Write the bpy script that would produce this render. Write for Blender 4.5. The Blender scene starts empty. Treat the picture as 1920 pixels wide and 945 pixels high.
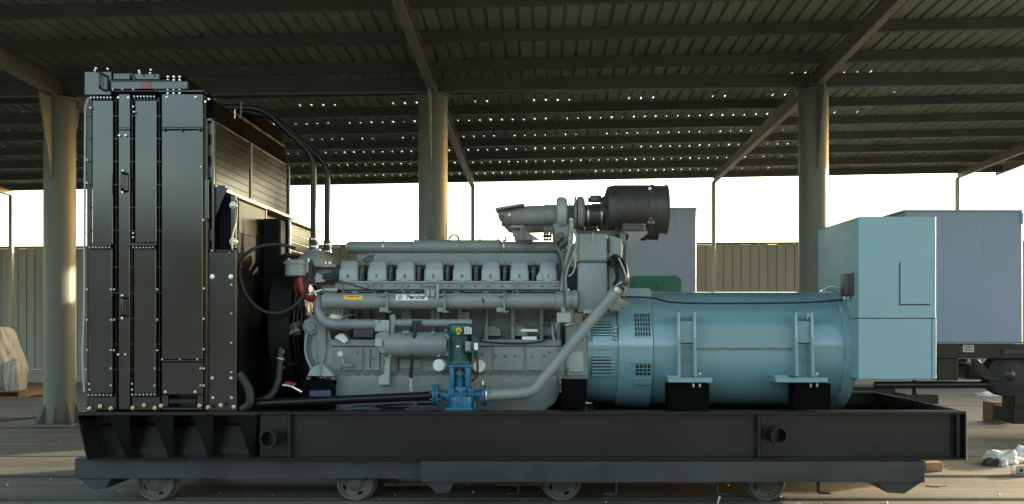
import bpy, bmesh, math, random
from mathutils import Vector, Matrix
from math import radians as R, sin, cos, pi
random.seed(7)
S = bpy.context.scene

# ------------------------------------------------------------------ camera, world, sun, exposure
CAM_H, CAM_D, F, VX, VY = 1.47, 6.9, 1645.0, 1013.0, 600.0
cam_d = bpy.data.cameras.new('camera'); cam = bpy.data.objects.new('camera', cam_d)
S.collection.objects.link(cam); S.camera = cam
cam.location = (0, -CAM_D, CAM_H); cam.rotation_euler = (R(90), 0, 0)
cam_d.sensor_width = 36; cam_d.lens = 36*F/1920
cam_d.shift_x = (960-VX)/1920; cam_d.shift_y = (VY-472.5)/1920
cam_d.clip_start = .05; cam_d.clip_end = 2000
SUN_EL = 10.0
sun_dir = Vector((.86, .51, 0)).normalized()          # horizontal direction TOWARDS the sun
sv = Vector((sun_dir.x*cos(R(SUN_EL)), sun_dir.y*cos(R(SUN_EL)), sin(R(SUN_EL))))
w = bpy.data.worlds.new('World'); S.world = w; w.use_nodes = True
nt = w.node_tree; bg = nt.nodes['Background']
sky = nt.nodes.new('ShaderNodeTexSky'); sky.sky_type = 'NISHITA'; sky.sun_disc = False
sky.sun_elevation = R(SUN_EL); sky.sun_rotation = math.atan2(sun_dir.x, sun_dir.y)
sky.air_density = 1.0; sky.dust_density = 3.0; sky.ozone_density = 1.2
wb = nt.nodes.new('ShaderNodeMix'); wb.data_type = 'RGBA'; wb.blend_type = 'MULTIPLY'; wb.inputs[0].default_value = 1
wb.inputs[7].default_value = (1.05, 1.0, .88, 1)             # the camera's warm white balance
nt.links.new(sky.outputs[0], wb.inputs[6]); nt.links.new(wb.outputs[2], bg.inputs[0]); bg.inputs[1].default_value = .15
sl = bpy.data.lights.new('sun', 'SUN'); sl.energy = 2.0; sl.angle = R(.6); sl.color = (1, .84, .60)
so = bpy.data.objects.new('sun', sl); S.collection.objects.link(so)
so.rotation_euler = sv.to_track_quat('Z', 'Y').to_euler(); so.location = (20, 10, 12)
S.view_settings.view_transform = 'Standard'; S.view_settings.look = 'None'
S.view_settings.exposure = 2.75; S.view_settings.gamma = 1
S.cycles.max_bounces = 8; S.cycles.diffuse_bounces = 5

# ------------------------------------------------------------------ pixel of the photo + depth -> metres
def PX(px, Y): return (px-VX)*(CAM_D+Y)/F
def PZ(py, Y): return CAM_H-(py-VY)*(CAM_D+Y)/F
def PP(px, py, Y): return Vector((PX(px, Y), Y, PZ(py, Y)))
def PR(r, Y): return r*(CAM_D+Y)/F

# ------------------------------------------------------------------ mesh builder
class MB:
    def __init__(s): s.bm = bmesh.new()
    def _m(s, faces, m):
        for f in faces: f.material_index = m
    def box(s, x0, x1, y0, y1, z0, z1, b=0, m=0, seg=1, rot=None):
        c = Vector(((x0+x1)/2, (y0+y1)/2, (z0+z1)/2))
        M = Matrix.Translation(c)
        if rot is not None: M = M @ rot.to_4x4()
        M = M @ Matrix.Diagonal((abs(x1-x0), abs(y1-y0), abs(z1-z0), 1))
        r = bmesh.ops.create_cube(s.bm, size=1, matrix=M)
        vs = r['verts']; fs = set(f for v in vs for f in v.link_faces)
        if b > 0:
            es = list(set(e for v in vs for e in v.link_edges))
            q = bmesh.ops.bevel(s.bm, geom=es, offset=b, segments=seg, affect='EDGES', profile=.5)
            fs |= set(q['faces']); fs = [f for f in fs if f.is_valid]
        s._m(fs, m); return s
    def pbox(s, px0, py0, px1, py1, Y, dep, b=0, m=0, seg=1):
        return s.box(PX(px0, Y), PX(px1, Y), Y, Y+dep, PZ(py1, Y), PZ(py0, Y), b, m, seg)
    def rings(s, rings, cap=True, m=0, closed=False):
        bv = [[s.bm.verts.new(p) for p in r] for r in rings]; fs = []
        n = len(bv[0]); k = len(bv)
        for i in range(k if closed else k-1):
            a, b = bv[i], bv[(i+1) % k]
            for j in range(n):
                try: fs.append(s.bm.faces.new((a[j], a[(j+1) % n], b[(j+1) % n], b[j])))
                except ValueError: pass
        if cap and not closed:
            fs.append(s.bm.faces.new(list(reversed(bv[0])))); fs.append(s.bm.faces.new(bv[-1]))
        s._m(fs, m); return s
    def lathe(s, o, ax, prof, n=24, cap=True, m=0):
        o = Vector(o); ax = Vector(ax).normalized()
        u = ax.orthogonal().normalized(); v = ax.cross(u)
        rg = []
        for t, r in prof:
            rg.append([o+ax*t+u*(r*cos(2*pi*i/n))+v*(r*sin(2*pi*i/n)) for i in range(n)])
        return s.rings(rg, cap, m)
    def cyl(s, a, b, r, n=20, m=0, ch=0):
        a = Vector(a); b = Vector(b); L = (b-a).length
        pr = [(0, r), (L, r)] if not ch else [(0, r-ch), (ch, r), (L-ch, r), (L, r-ch)]
        return s.lathe(a, b-a, pr, n, True, m)
    def tube(s, pts, r, n=12, fil=0, seg=5, m=0, cap=True):
        P = [Vector(p) for p in pts]
        if fil:
            Q = [P[0]]
            for i in range(1, len(P)-1):
                a, b, c = P[i-1], P[i], P[i+1]
                d = min(fil, (a-b).length*.48, (c-b).length*.48)
                p0 = b+(a-b).normalized()*d; p2 = b+(c-b).normalized()*d
                for k in range(seg+1):
                    t = k/seg; Q.append(p0*(1-t)**2+b*2*t*(1-t)+p2*t*t)
            Q.append(P[-1]); P = Q
        rg = []; nrm = None
        for i, p in enumerate(P):
            t = (P[min(i+1, len(P)-1)]-P[max(i-1, 0)]).normalized()
            if nrm is None: nrm = t.orthogonal().normalized()
            else:
                nrm = (nrm-t*nrm.dot(t)).normalized()
            v = t.cross(nrm); rr = r(i/(len(P)-1)) if callable(r) else r
            rg.append([p+nrm*(rr*cos(2*pi*j/n))+v*(rr*sin(2*pi*j/n)) for j in range(n)])
        return s.rings(rg, cap, m)
    def extr(s, pts, vec, m=0, b=0):
        P = [Vector(p) for p in pts]; vec = Vector(vec)
        bv = [s.bm.verts.new(p) for p in P]; tv = [s.bm.verts.new(p+vec) for p in P]; n = len(P)
        fs = [s.bm.faces.new(bv), s.bm.faces.new(list(reversed(tv)))]
        for i in range(n): fs.append(s.bm.faces.new((bv[(i+1) % n], bv[i], tv[i], tv[(i+1) % n])))
        if b:
            es = list(set(e for f in fs for e in f.edges))
            q = bmesh.ops.bevel(s.bm, geom=es, offset=b, segments=1, affect='EDGES')
            fs = [f for f in set(fs) | set(q['faces']) if f.is_valid]
        s._m(fs, m); return s
    def pextr(s, pp, Y, dep, m=0, b=0):
        return s.extr([PP(x, y, Y) for x, y in pp], (0, dep, 0), m, b)
    def mesh(s, name, mats, smooth=35):
        bmesh.ops.recalc_face_normals(s.bm, faces=s.bm.faces[:])
        me = bpy.data.meshes.new(name); s.bm.to_mesh(me); s.bm.free()
        for mm in (mats if isinstance(mats, (list, tuple)) else [mats]): me.materials.append(mm)
        if smooth:
            me.polygons.foreach_set('use_smooth', [True]*len(me.polygons))
            me.set_sharp_from_angle(angle=R(smooth))
        return me

def link(name, me, parent=None, loc=None):
    o = bpy.data.objects.new(name, me); S.collection.objects.link(o)
    if parent: o.parent = parent
    if loc: o.location = loc
    return o
def part(name, mb, mats, parent, label=None, kind=None, smooth=35):
    o = link(name, mb.mesh(name, mats, smooth), parent)
    if label: o['label'] = label
    if kind: o['kind'] = kind
    return o
def tag(o, label, cat, group=None):
    o['label'] = label; o['category'] = cat
    if group: o['group'] = group
    return o
def empty(name, label, cat, group=None):
    o = bpy.data.objects.new(name, None); S.collection.objects.link(o)
    o.empty_display_size = .2
    return tag(o, label, cat, group)
def structure(name, mb, mats, smooth=35):
    o = part(name, mb, mats, None, smooth=smooth); o['kind'] = 'structure'; return o
def copyp(o, parent, loc=None):
    c = o.copy(); S.collection.objects.link(c); c.parent = parent
    if loc is not None: c.location = loc
    return c
def text_mesh(txt, size, depth=.0006, bold=0):
    cu = bpy.data.curves.new('t', 'FONT'); cu.body = txt; cu.size = size; cu.extrude = depth
    cu.offset = bold; cu.align_x = 'CENTER'; cu.align_y = 'CENTER'; cu.resolution_u = 3
    ob = bpy.data.objects.new('t', cu); S.collection.objects.link(ob)
    dg = bpy.context.evaluated_depsgraph_get(); dg.update()
    me = bpy.data.meshes.new_from_object(ob.evaluated_get(dg))
    bpy.data.objects.remove(ob); bpy.data.curves.remove(cu)
    return me
def text(name, txt, size, loc, mat, parent, bold=0, rx=90):
    me = text_mesh(txt, size, bold=bold); me.name = name; me.materials.clear(); me.materials.append(mat)
    o = link(name, me, parent, loc); o.rotation_euler = (R(rx), 0, 0); return o

# ------------------------------------------------------------------ materials
def mat(name, col, rough=.5, metal=0, var=.12, scale=6, bump=0, bscale=60, dust=None, dustamt=0, streak=False, spec=.5, rvar=.12, coat=0, orand=0):
    m = bpy.data.materials.new(name); m.use_nodes = True; n = m.node_tree; N = n.nodes; L = n.links
    b = N['Principled BSDF']; b.inputs['Roughness'].default_value = rough
    b.inputs['Metallic'].default_value = metal; b.inputs['Specular IOR Level'].default_value = spec
    b.inputs['Coat Weight'].default_value = coat; b.inputs['Coat Roughness'].default_value = .12
    tc = N.new('ShaderNodeTexCoord'); mp = N.new('ShaderNodeMapping'); L.new(tc.outputs['Object'], mp.inputs[0])
    if streak: mp.inputs['Scale'].default_value = (1, 1, .12)
    no = N.new('ShaderNodeTexNoise'); no.inputs['Scale'].default_value = scale; no.inputs['Detail'].default_value = 6
    L.new(mp.outputs[0], no.inputs['Vector'])
    cr = N.new('ShaderNodeValToRGB'); cr.color_ramp.elements[0].position = .3; cr.color_ramp.elements[1].position = .7
    c = Vector(col[:3])
    cr.color_ramp.elements[0].color = (*(c*(1-var)), 1); cr.color_ramp.elements[1].color = (*(c*(1+var)), 1)
    L.new(no.outputs['Fac'], cr.inputs[0]); out = cr.outputs[0]
    if dust is not None and dustamt > 0:
        n2 = N.new('ShaderNodeTexNoise'); n2.inputs['Scale'].default_value = scale*.45; n2.inputs['Detail'].default_value = 9
        n2.inputs['Roughness'].default_value = .7; L.new(mp.outputs[0], n2.inputs['Vector'])
        r2 = N.new('ShaderNodeMapRange'); r2.inputs[1].default_value = .42; r2.inputs[2].default_value = .75; r2.inputs[4].default_value = dustamt
        L.new(n2.outputs['Fac'], r2.inputs[0])
        mx = N.new('ShaderNodeMix'); mx.data_type = 'RGBA'; L.new(r2.outputs[0], mx.inputs[0])
        L.new(out, mx.inputs[6]); mx.inputs[7].default_value = (*dust, 1); out = mx.outputs[2]
    if orand:                                              # each sheet its own batch of paint
        oi = N.new('ShaderNodeObjectInfo'); mr = N.new('ShaderNodeMapRange'); mr.inputs[3].default_value = 1-orand; mr.inputs[4].default_value = 1+orand
        L.new(oi.outputs['Random'], mr.inputs[0]); vm = N.new('ShaderNodeVectorMath'); vm.operation = 'SCALE'
        L.new(out, vm.inputs[0]); L.new(mr.outputs[0], vm.inputs['Scale']); out = vm.outputs[0]
    L.new(out, b.inputs['Base Color'])
    rr = N.new('ShaderNodeMapRange'); rr.inputs[3].default_value = max(.03, rough-rvar); rr.inputs[4].default_value = min(1, rough+rvar)
    rr.inputs[1].default_value = .3; rr.inputs[2].default_value = .7
    L.new(no.outputs['Fac'], rr.inputs[0]); L.new(rr.outputs[0], b.inputs['Roughness'])
    if bump:
        nb = N.new('ShaderNodeTexNoise'); nb.inputs['Scale'].default_value = bscale; nb.inputs['Detail'].default_value = 4
        L.new(mp.outputs[0], nb.inputs['Vector'])
        bp = N.new('ShaderNodeBump'); bp.inputs['Strength'].default_value = bump; bp.inputs['Distance'].default_value = .01
        L.new(nb.outputs['Fac'], bp.inputs['Height']); L.new(bp.outputs[0], b.inputs['Normal'])
    return m

M = {}
M['black'] = mat('black_paint', (.0065, .0072, .0072), .28, spec=.5, var=.2, scale=3, bump=.03, bscale=9, dust=(.05, .045, .04), dustamt=.12, rvar=.06)
M['panel'] = mat('radiator_panel_paint', (.0095, .0105, .0105), .20, spec=.7, var=.15, scale=1.6, bump=.07, bscale=2.2, dust=(.03, .03, .027), dustamt=.15, rvar=.05, coat=.25)
M['skid'] = mat('skid_paint', (.0055, .0062, .006), .30, var=.25, scale=1.5, bump=.08, bscale=2.5, dust=(.035, .032, .026), dustamt=.16, rvar=.06)
M['gloss'] = mat('gloss_black_enamel', (.0045, .0045, .0045), .17, spec=.26, var=.1, scale=2, bump=.02, bscale=3, rvar=.03)
M['pad'] = mat('blue_grey_mount_paint', (.05, .075, .12), .5)
M['void'] = mat('flat_black_paint', (.0065, .007, .007), .62, spec=.12, var=.2, scale=4, dust=(.022, .02, .017), dustamt=.15)
M['shade'] = mat('shade_black', (.0055, .0055, .0055), .8, spec=0, var=.2, scale=4)  # sheenless black: shade put into the colour of tank, pedestals, deck and gap
M['pipe'] = mat('black_pipe_paint', (.008, .008, .008), .24, spec=.28, var=.1, scale=4, rvar=.03)
M['matte'] = mat('matte_black_rubber', (.016, .016, .017), .6, var=.2, scale=20)
M['cart'] = mat('trolley_paint', (.024, .028, .030), .42, var=.25, scale=2.5, bump=.12, bscale=12, dust=(.065, .055, .042), dustamt=.4)
M['wheel'] = mat('cast_iron_wheel', (.085, .083, .07), .62, var=.3, scale=14, bump=.35, bscale=50, dust=(.10, .085, .06), dustamt=.5)
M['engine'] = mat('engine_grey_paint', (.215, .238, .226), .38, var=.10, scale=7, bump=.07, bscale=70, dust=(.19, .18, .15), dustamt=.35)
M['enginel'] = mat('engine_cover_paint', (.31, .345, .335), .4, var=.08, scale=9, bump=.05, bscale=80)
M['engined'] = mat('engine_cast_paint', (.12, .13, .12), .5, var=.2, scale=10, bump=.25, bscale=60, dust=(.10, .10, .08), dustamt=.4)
M['turbo'] = mat('turbo_casting', (.20, .20, .185), .5, var=.15, scale=12, bump=.25, bscale=90, dust=(.14, .12, .09), dustamt=.3)
M['cleaner'] = mat('air_cleaner_plastic', (.045, .042, .035), .45, var=.2, scale=8, bump=.08, bscale=60)
M['teal'] = mat('alternator_teal_paint', (.165, .295, .325), .20, var=.03, scale=1.2, bump=0, dust=(.17, .26, .28), dustamt=.15, coat=1, rvar=.03)
M['tealbox'] = mat('terminal_box_paint', (.205, .335, .37), .42, var=.05, scale=1.4, bump=.03, bscale=18, dust=(.25, .34, .34), dustamt=.3)
M['blue'] = mat('pump_blue_paint', (.010, .12, .215), .33, var=.2, scale=12, bump=.15, bscale=60)
M['green'] = mat('motor_green_paint', (.008, .075, .058), .35, var=.2, scale=12)
M['lav'] = mat('blue_grey_enclosure_paint', (.22, .28, .39), .45, var=.07, scale=.8, bump=.03, bscale=4, dust=(.26, .29, .38), dustamt=.4)
M['grn'] = mat('green_cabinet_paint', (.012, .13, .075), .5, var=.12, scale=3)
M['zinc'] = mat('zinc_bolt', (.75, .74, .68), .30, 1, var=.1, scale=30)
M['brass'] = mat('yellow_zinc_bolt', (.80, .70, .42), .35, 1, var=.1, scale=30)
M['steel'] = mat('bare_steel', (.52, .52, .50), .33, .9, var=.15, scale=14)
M['white'] = mat('white_cover', (.78, .78, .74), .45, var=.05, scale=10)
M['yellow'] = mat('yellow_sticker', (.78, .46, .02), .5, var=.05)
M['red'] = mat('red_silicone', (.30, .02, .012), .35, var=.15)
M['pink'] = mat('faded_red_sticker', (.30, .10, .08), .6, var=.2)
M['ink'] = mat('black_print', (.015, .015, .015), .6, var=.05)
M['col'] = mat('column_paint', (.135, .150, .128), .5, var=.14, scale=2.2, bump=.08, bscale=14, dust=(.16, .14, .09), dustamt=.4, streak=True)
M['roof'] = mat('roof_sheet', (.20, .225, .15), .5, var=.16, scale=1.1, bump=.05, bscale=8, dust=(.08, .07, .045), dustamt=.6, orand=.14)
M['purlin'] = mat('purlin_paint', (.068, .072, .056), .55, var=.2, scale=2, bump=.05, bscale=20, dust=(.08, .06, .04), dustamt=.5)
M['rafter'] = mat('rafter_paint', (.16, .155, .12), .5, var=.12, scale=2, dust=(.15, .12, .08), dustamt=.4)
M['post'] = mat('pale_post_paint', (.42, .38, .29), .5, var=.1)
M['lav2'] = mat('pale_lavender_paint', (.40, .45, .62), .5, var=.05, scale=.8, dust=(.48, .49, .6), dustamt=.4)
M['fence'] = mat('fence_sheet', (.33, .32, .265), .55, var=.08, scale=1.5, bump=.04, bscale=8, streak=True, dust=(.29, .27, .215), dustamt=.4, orand=.07)
M['wood'] = mat('raw_wood', (.34, .20, .10), .75, var=.25, scale=12, bump=.3, bscale=50)
M['card'] = mat('cardboard', (.20, .13, .08), .8, var=.12, scale=6)
M['tarp'] = mat('wrap_sheet', (.50, .48, .43), .5, var=.14, scale=5, bump=.3, bscale=14)
M['tyre'] = mat('tyre_rubber', (.02, .02, .02), .75, var=.2, bump=.2)
M['rope'] = mat('pale_rope', (.5, .45, .33), .8, var=.1, scale=40)
M['cloth'] = mat('white_rag', (.7, .68, .63), .8, var=.08, bump=.3, bscale=40)
M['dark'] = mat('dark_cloth', (.03, .03, .032), .8, var=.3)
M['teal2'] = mat('teal_plastic', (.06, .26, .27), .4, var=.2)
M['wall'] = mat('workshop_wall', (.06, .07, .07), .8, var=.15, scale=.6)
M['wroof'] = mat('workshop_roof', (.10, .10, .11), .6, var=.15)

# concrete yard
def ground_mat():
    m = bpy.data.materials.new('yard_concrete'); m.use_nodes = True; n = m.node_tree; N = n.nodes; L = n.links
    b = N['Principled BSDF']; tc = N.new('ShaderNodeTexCoord')
    def noise(sc, det, vec=(1, 1, 1), rg=.6):
        mp = N.new('ShaderNodeMapping'); mp.inputs['Scale'].default_value = vec; L.new(tc.outputs['Object'], mp.inputs[0])
        x = N.new('ShaderNodeTexNoise'); x.inputs['Scale'].default_value = sc; x.inputs['Detail'].default_value = det
        x.inputs['Roughness'].default_value = rg; L.new(mp.outputs[0], x.inputs['Vector']); return x.outputs['Fac']
    def ramp(f, a, bb, ca, cb):
        r = N.new('ShaderNodeValToRGB'); e = r.color_ramp.elements; e[0].position = a; e[1].position = bb
        e[0].color = (*ca, 1); e[1].color = (*cb, 1); L.new(f, r.inputs[0]); return r.outputs[0]
    def mix(a, bb, f, mode='MIX'):
        x = N.new('ShaderNodeMix'); x.data_type = 'RGBA'; x.blend_type = mode
        L.new(a, x.inputs[6]); L.new(bb, x.inputs[7])
        if isinstance(f, float): x.inputs[0].default_value = f
        else: L.new(f, x.inputs[0])
        return x.outputs[2]
    base = ramp(noise(.7, 8, (.5, 1.6, 1)), .3, .72, (.15, .133, .103), (.26, .235, .185))
    fine = ramp(noise(14, 8), .3, .7, (.82, .82, .82), (1.12, 1.12, 1.12))
    c = mix(base, fine, 1.0, 'MULTIPLY')
    tracks = ramp(noise(1.2, 6, (.12, 3.2, 1)), .42, .64, (.62, .62, .62), (1.08, 1.08, 1.08))
    c = mix(c, tracks, .8, 'MULTIPLY')
    st = ramp(noise(1.6, 7, (.6, 1.2, 1), .75), .6, .74, (1, 1, 1), (.52, .50, .47))
    c = mix(c, st, .75, 'MULTIPLY')
    wv = N.new('ShaderNodeTexVoronoi'); wv.feature = 'DISTANCE_TO_EDGE'; wv.inputs['Scale'].default_value = .55
    nz = N.new('ShaderNodeTexNoise'); nz.inputs['Scale'].default_value = 1.8; nz.inputs['Detail'].default_value = 5
    va = N.new('ShaderNodeVectorMath'); va.operation = 'ADD'; L.new(tc.outputs['Object'], va.inputs[0])
    L.new(tc.outputs['Object'], nz.inputs['Vector']); L.new(nz.outputs['Color'], va.inputs[1]); L.new(va.outputs[0], wv.inputs['Vector'])
    c = mix(c, ramp(wv.outputs['Distance'], .002, .008, (.45, .43, .40), (1, 1, 1)), .7, 'MULTIPLY')
    L.new(c, b.inputs['Base Color'])
    rr = N.new('ShaderNodeMapRange'); rr.inputs[3].default_value = .5; rr.inputs[4].default_value = .85
    L.new(noise(2.5, 6), rr.inputs[0]); L.new(rr.outputs[0], b.inputs['Roughness'])
    bp = N.new('ShaderNodeBump'); bp.inputs['Strength'].default_value = .25; bp.inputs['Distance'].default_value = .01
    L.new(noise(35, 8), bp.inputs['Height']); L.new(bp.outputs[0], b.inputs['Normal'])
    return m
M['ground'] = ground_mat()

# ------------------------------------------------------------------ ground, rails
mb = MB()
mb.extr([(-900, -900, -.5), (900, -900, -.5), (900, 900, -.5), (-900, 900, -.5)], (0, 0, .5))
structure('ground', mb, M['ground'], 0)
for yy, lab in ((.30, 'steel rail sunk in the yard floor under the near trolley wheels'), (1.36, 'steel rail sunk in the yard floor behind the near trolley wheels')):
    mb = MB()
    mb.box(-30, 14, yy-.03, yy+.03, -.004, .012, .004)
    e = empty('floor_rail', lab, 'rail', 'rails for the trolleys')
    part('rail_head', mb, M['steel_d'] if 'steel_d' in M else M['wheel'], e)
    for s in (-1, 1):
        mb = MB(); mb.box(-30, 14, yy+s*.055-.018, yy+s*.055+.018, .001, .0045)
        part('flangeway', mb, M['matte'], e)
for i, yy in enumerate((-.42, 2.55, 5.05, 8.2)):
    mb = MB(); mb.box(-30, 30, yy-.008, yy+.008, .0005, .004)
    o = part('floor_joint', mb, M['matte'], None); o['kind'] = 'structure'

mb = MB(); mb.box(-300, 300, -300, -3.1, .0005, .005); structure('unseen_dark_ground', mb, mat('unseen_ground_grey', (.17, .17, .16), .85, var=.25, scale=3), 0)  # unseen ground behind the view, added to darken reflections and set the bounce
# ------------------------------------------------------------------ open shed
def eaveY(x): return 12.774-.0352*x
def roofZ(x, y): return 4.597+.0113*x+.043*(12.774-y)
FX = [-17.44, -12.12, -6.79, -1.515, 3.86, 9.2]
shed = empty('open_shed', 'open sided steel shed with round columns and a corrugated roof over the yard', 'shed')
RX0, RX1 = -20.2, 9.4
PW = .95
def roof_mesh(seed, holes):
    rnd = random.Random(seed); bm = bmesh.new()
    prof = []                                     # one trapezoid rib every 0.19 m
    for k in range(5):
        x = k*.19; prof += [(x, .0), (x+.125, .0), (x+.14, .028), (x+.168, .028), (x+.182, .0)]
    prof.append((.975, .004))
    ys = [.35]                                    # local y: 0 = rear eave purlin, negative towards the yard front
    for k in range(15):
        a = -1.09*k
        ys += [a-.05, a-.05-.10-.03*(k % 3)]
    ys.append(-15.45)
    hs = set()
    if holes:
        for k in range(0, 7):
            for j in range(5):
                if rnd.random() < (.92 if k < 5 else .45): hs.add((j, k))
    V = {}
    for i, (x, z) in enumerate(prof):
        for j, y in enumerate(ys):
            V[i, j] = bm.verts.new((x, y-.0352*x, z+.0113*x-.043*y))
    for i in range(len(prof)-1):
        for j in range(len(ys)-1):
            hole = (j % 2 == 1) and (i % 5 == 1 or i % 5 == 3) and ((i//5, (j-1)//2) in hs) and (i % 5 == 1)
            hole = (j % 2 == 1) and (i % 5 == 2) and ((i//5, (j-1)//2) in hs)
            q = (V[i, j], V[i+1, j], V[i+1, j+1], V[i, j+1])
            if not hole: bm.faces.new(q)
            else:                                          # a ragged slot of its own size inside the cell
                u0, u1 = rnd.uniform(.05, .4), rnd.uniform(.55, .95); v0, v1 = rnd.uniform(0, .2), rnd.uniform(.35, .85)
                def L_(u, v):
                    a = q[0].co.lerp(q[1].co, u); b = q[3].co.lerp(q[2].co, u); return bm.verts.new(a.lerp(b, v))
                h = [L_(u0, v0), L_(u1, v0), L_(u1, v1), L_(u0, v1)]
                for k_ in range(4): bm.faces.new((q[k_], q[(k_+1) % 4], h[(k_+1) % 4], h[k_]))
    me = bpy.data.meshes.new('roof_panel'); bm.to_mesh(me); bm.free(); me.materials.append(M['roof']); return me
RM = [roof_mesh(s, True) for s in range(4)]; RN = roof_mesh(0, False)
x = RX0; i = 0
while x < RX1-.1:
    me = RN if x > 6.2 else RM[i % 4]
    o = link('roof_panel', me, shed, (x, eaveY(x), roofZ(x, eaveY(x))+.145)); x += PW; i += 1
xe = x
# verge trim at the right gable end
mb = MB()
a, b_ = eaveY(xe)+.35, -2.7
mb.extr([(xe, a, roofZ(xe, a)-.02), (xe, a, roofZ(xe, a)+.2), (xe, b_, roofZ(xe, b_)+.2), (xe, b_, roofZ(xe, b_)-.02)], (.02, 0, 0))
part('verge_trim', mb, M['rafter'], shed)
for k in range(14):
    mb = MB()
    for (dy0, dy1, z0, z1) in ((-.004, .004, .006, .134), (-.004, .06, 0, .006), (-.004, .06, .134, .14), (.054, .06, .006, .022)):
        xa, xb = RX0, xe-.01
        ya, yb = eaveY(xa)-1.09*k, eaveY(xb)-1.09*k; za, zb = roofZ(xa, ya), roofZ(xb, yb)
        mb.extr([(xa, ya+dy0, za+z0), (xa, ya+dy1, za+z0), (xa, ya+dy1, za+z1), (xa, ya+dy0, za+z1)], (xb-xa, yb-ya, zb-za))
    part('purlin', mb, M['purlin'], shed)
def ibeam(x, y0, y1, drop, h, wd, h0=None, tw=.008, ft=.012):
    h0 = h if h0 is None else h0
    mb = MB()
    def zt(y): return roofZ(x, y)-drop
    zA, zB = zt(y0), zt(y1)
    for (w0, t0, t1) in ((wd, 0, ft),):
        mb.extr([(x-w0/2, y0, zA-t1), (x+w0/2, y0, zA-t1), (x+w0/2, y0, zA-t0), (x-w0/2, y0, zA-t0)], (0, y1-y0, zB-zA))
    mb.extr([(x-tw/2, y0, zA-ft), (x-tw/2, y1, zB-ft), (x-tw/2, y1, zB-h+ft), (x-tw/2, y0, zA-h0+ft)], (tw, 0, 0))
    v = Vector((0, y1-y0, (zB-h)-(zA-h0)))
    mb.extr([(x-wd/2, y0, zA-h0), (x+wd/2, y0, zA-h0), (x+wd/2, y0, zA-h0+ft), (x-wd/2, y0, zA-h0+ft)], v)
    return mb
for i, fx in enumerate(FX):
    ey = eaveY(fx)
    part('rafter', ibeam(fx, 5.5, ey, .004, .12, .10, .24), M['rafter'], shed)
    part('rafter', ibeam(fx, -2.35, 5.49, .004, .24, .10, .16), M['rafter'], shed)
    # thin post under the rear eave
    mb = MB(); z = roofZ(fx, ey)-.126
    mb.box(fx-.04, fx+.04, ey-.04, ey+.04, 0, z, .006); mb.box(fx-.1, fx+.1, ey-.1, ey+.1, 0, .015); 
    part('eave_post', mb, M['post'], shed)
    if i in (0,): continue
    if i == 5: cxs = fx
    ztop = roofZ(fx, 5.5)-.25
    mb = MB(); r = .205
    mb.lathe((fx, 5.5, 0), (0, 0, 1), [(0, r), (.35, r), (ztop, r)], 40)
    mb.lathe((fx, 5.5, ztop-.02), (0, 0, 1), [(0, r+.05), (.02, r+.05)], 40)
    mb.box(fx-.34, fx+.34, 5.16, 5.84, 0, .03, .005)
    for q in range(8):                                   # base stiffeners, tapered
        an = q*pi/4+.2; dx, dy = cos(an), sin(an)
        t = Vector((-dy, dx, 0))*.008
        p = [Vector((fx+dx*r, 5.5+dy*r, .03)), Vector((fx+dx*(r+.13), 5.5+dy*(r+.13), .03)), Vector((fx+dx*(r+.10), 5.5+dy*(r+.10), .07)), Vector((fx+dx*r, 5.5+dy*r, .30))]
        mb.extr([v-t for v in p], t*2)
    col = part('column', mb, M['col'], shed)
    mb = MB()
    for s in (-1, 1):                                    # long tapered gussets fore and aft under the rafter
        mb.extr([(fx-.012, 5.5+s*.19, ztop-1.15), (fx-.012, 5.5+s*.22, ztop-1.15), (fx-.012, 5.5+s*.52, ztop-.02), (fx-.012, 5.5+s*.19, ztop-.02)], (.024, 0, 0))
    part('column_gusset', mb, M['col'], col)

# beam along the column row
mb = MB()
for s0 in range(len(FX)-1):
    xa, xb = FX[s0]+.07, FX[s0+1]-.07
    mb.extr([(xa, 5.44, roofZ(xa, 5.5)-.2), (xa, 5.56, roofZ(xa, 5.5)-.2), (xa, 5.56, roofZ(xa, 5.5)-.01), (xa, 5.44, roofZ(xa, 5.5)-.01)], (xb-xa, 0, .0113*(xb-xa)))
part('tie_beam', mb, M['purlin'], shed)

# ------------------------------------------------------------------ fence behind the shed
fence = empty('yard_fence', 'tall beige ribbed sheet fence along the far side of the yard', 'fence')
mb = MB()
mb.extr([(0, 0, .3), (.004, 0, .3), (.008, -.004, .3), (.182, -.004, .3), (.186, 0, .3), (.189, 0, .3), (.189, .006, .3), (0, .006, .3)], (0, 0, 2.84))
fme = mb.mesh('fence_board', M['fence'], 0)
def fy(x): return eaveY(x)+.65
for i in range(215):
    x = -18+.202*i
    o = link('fence_board', fme, fence, (x, fy(x), random.uniform(-.006, .006))); o.rotation_euler.z = -.035
    o.scale.z = 1+.0018*(x+18)/2.0
mb = MB(); mb.extr([(-18, fy(-18)-.05, 0), (-18, fy(-18)+.12, 0), (-18, fy(-18)+.12, .3), (-18, fy(-18)-.05, .3)], (43.5, -.0352*43.5, 0))
mbk = MB(); mbk.extr([(-18, fy(-18)+.012, .3), (-18, fy(-18)+.02, .3), (-18, fy(-18)+.02, 3.14), (-18, fy(-18)+.012, 3.14)], (43.5, -.0352*43.5, .12)); part('backing_sheet', mbk, M['purlin'], fence)
part('concrete_plinth', mb, M['fence'], fence)
mb = MB(); mb.extr([(-18, fy(-18)-.04, 3.145), (-18, fy(-18)+.03, 3.145), (-18, fy(-18)+.03, 3.19), (-18, fy(-18)-.04, 3.19)], (43.5, -.0352*43.5, .12))
part('cap_rail', mb, M['rafter'], fence)

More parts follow.
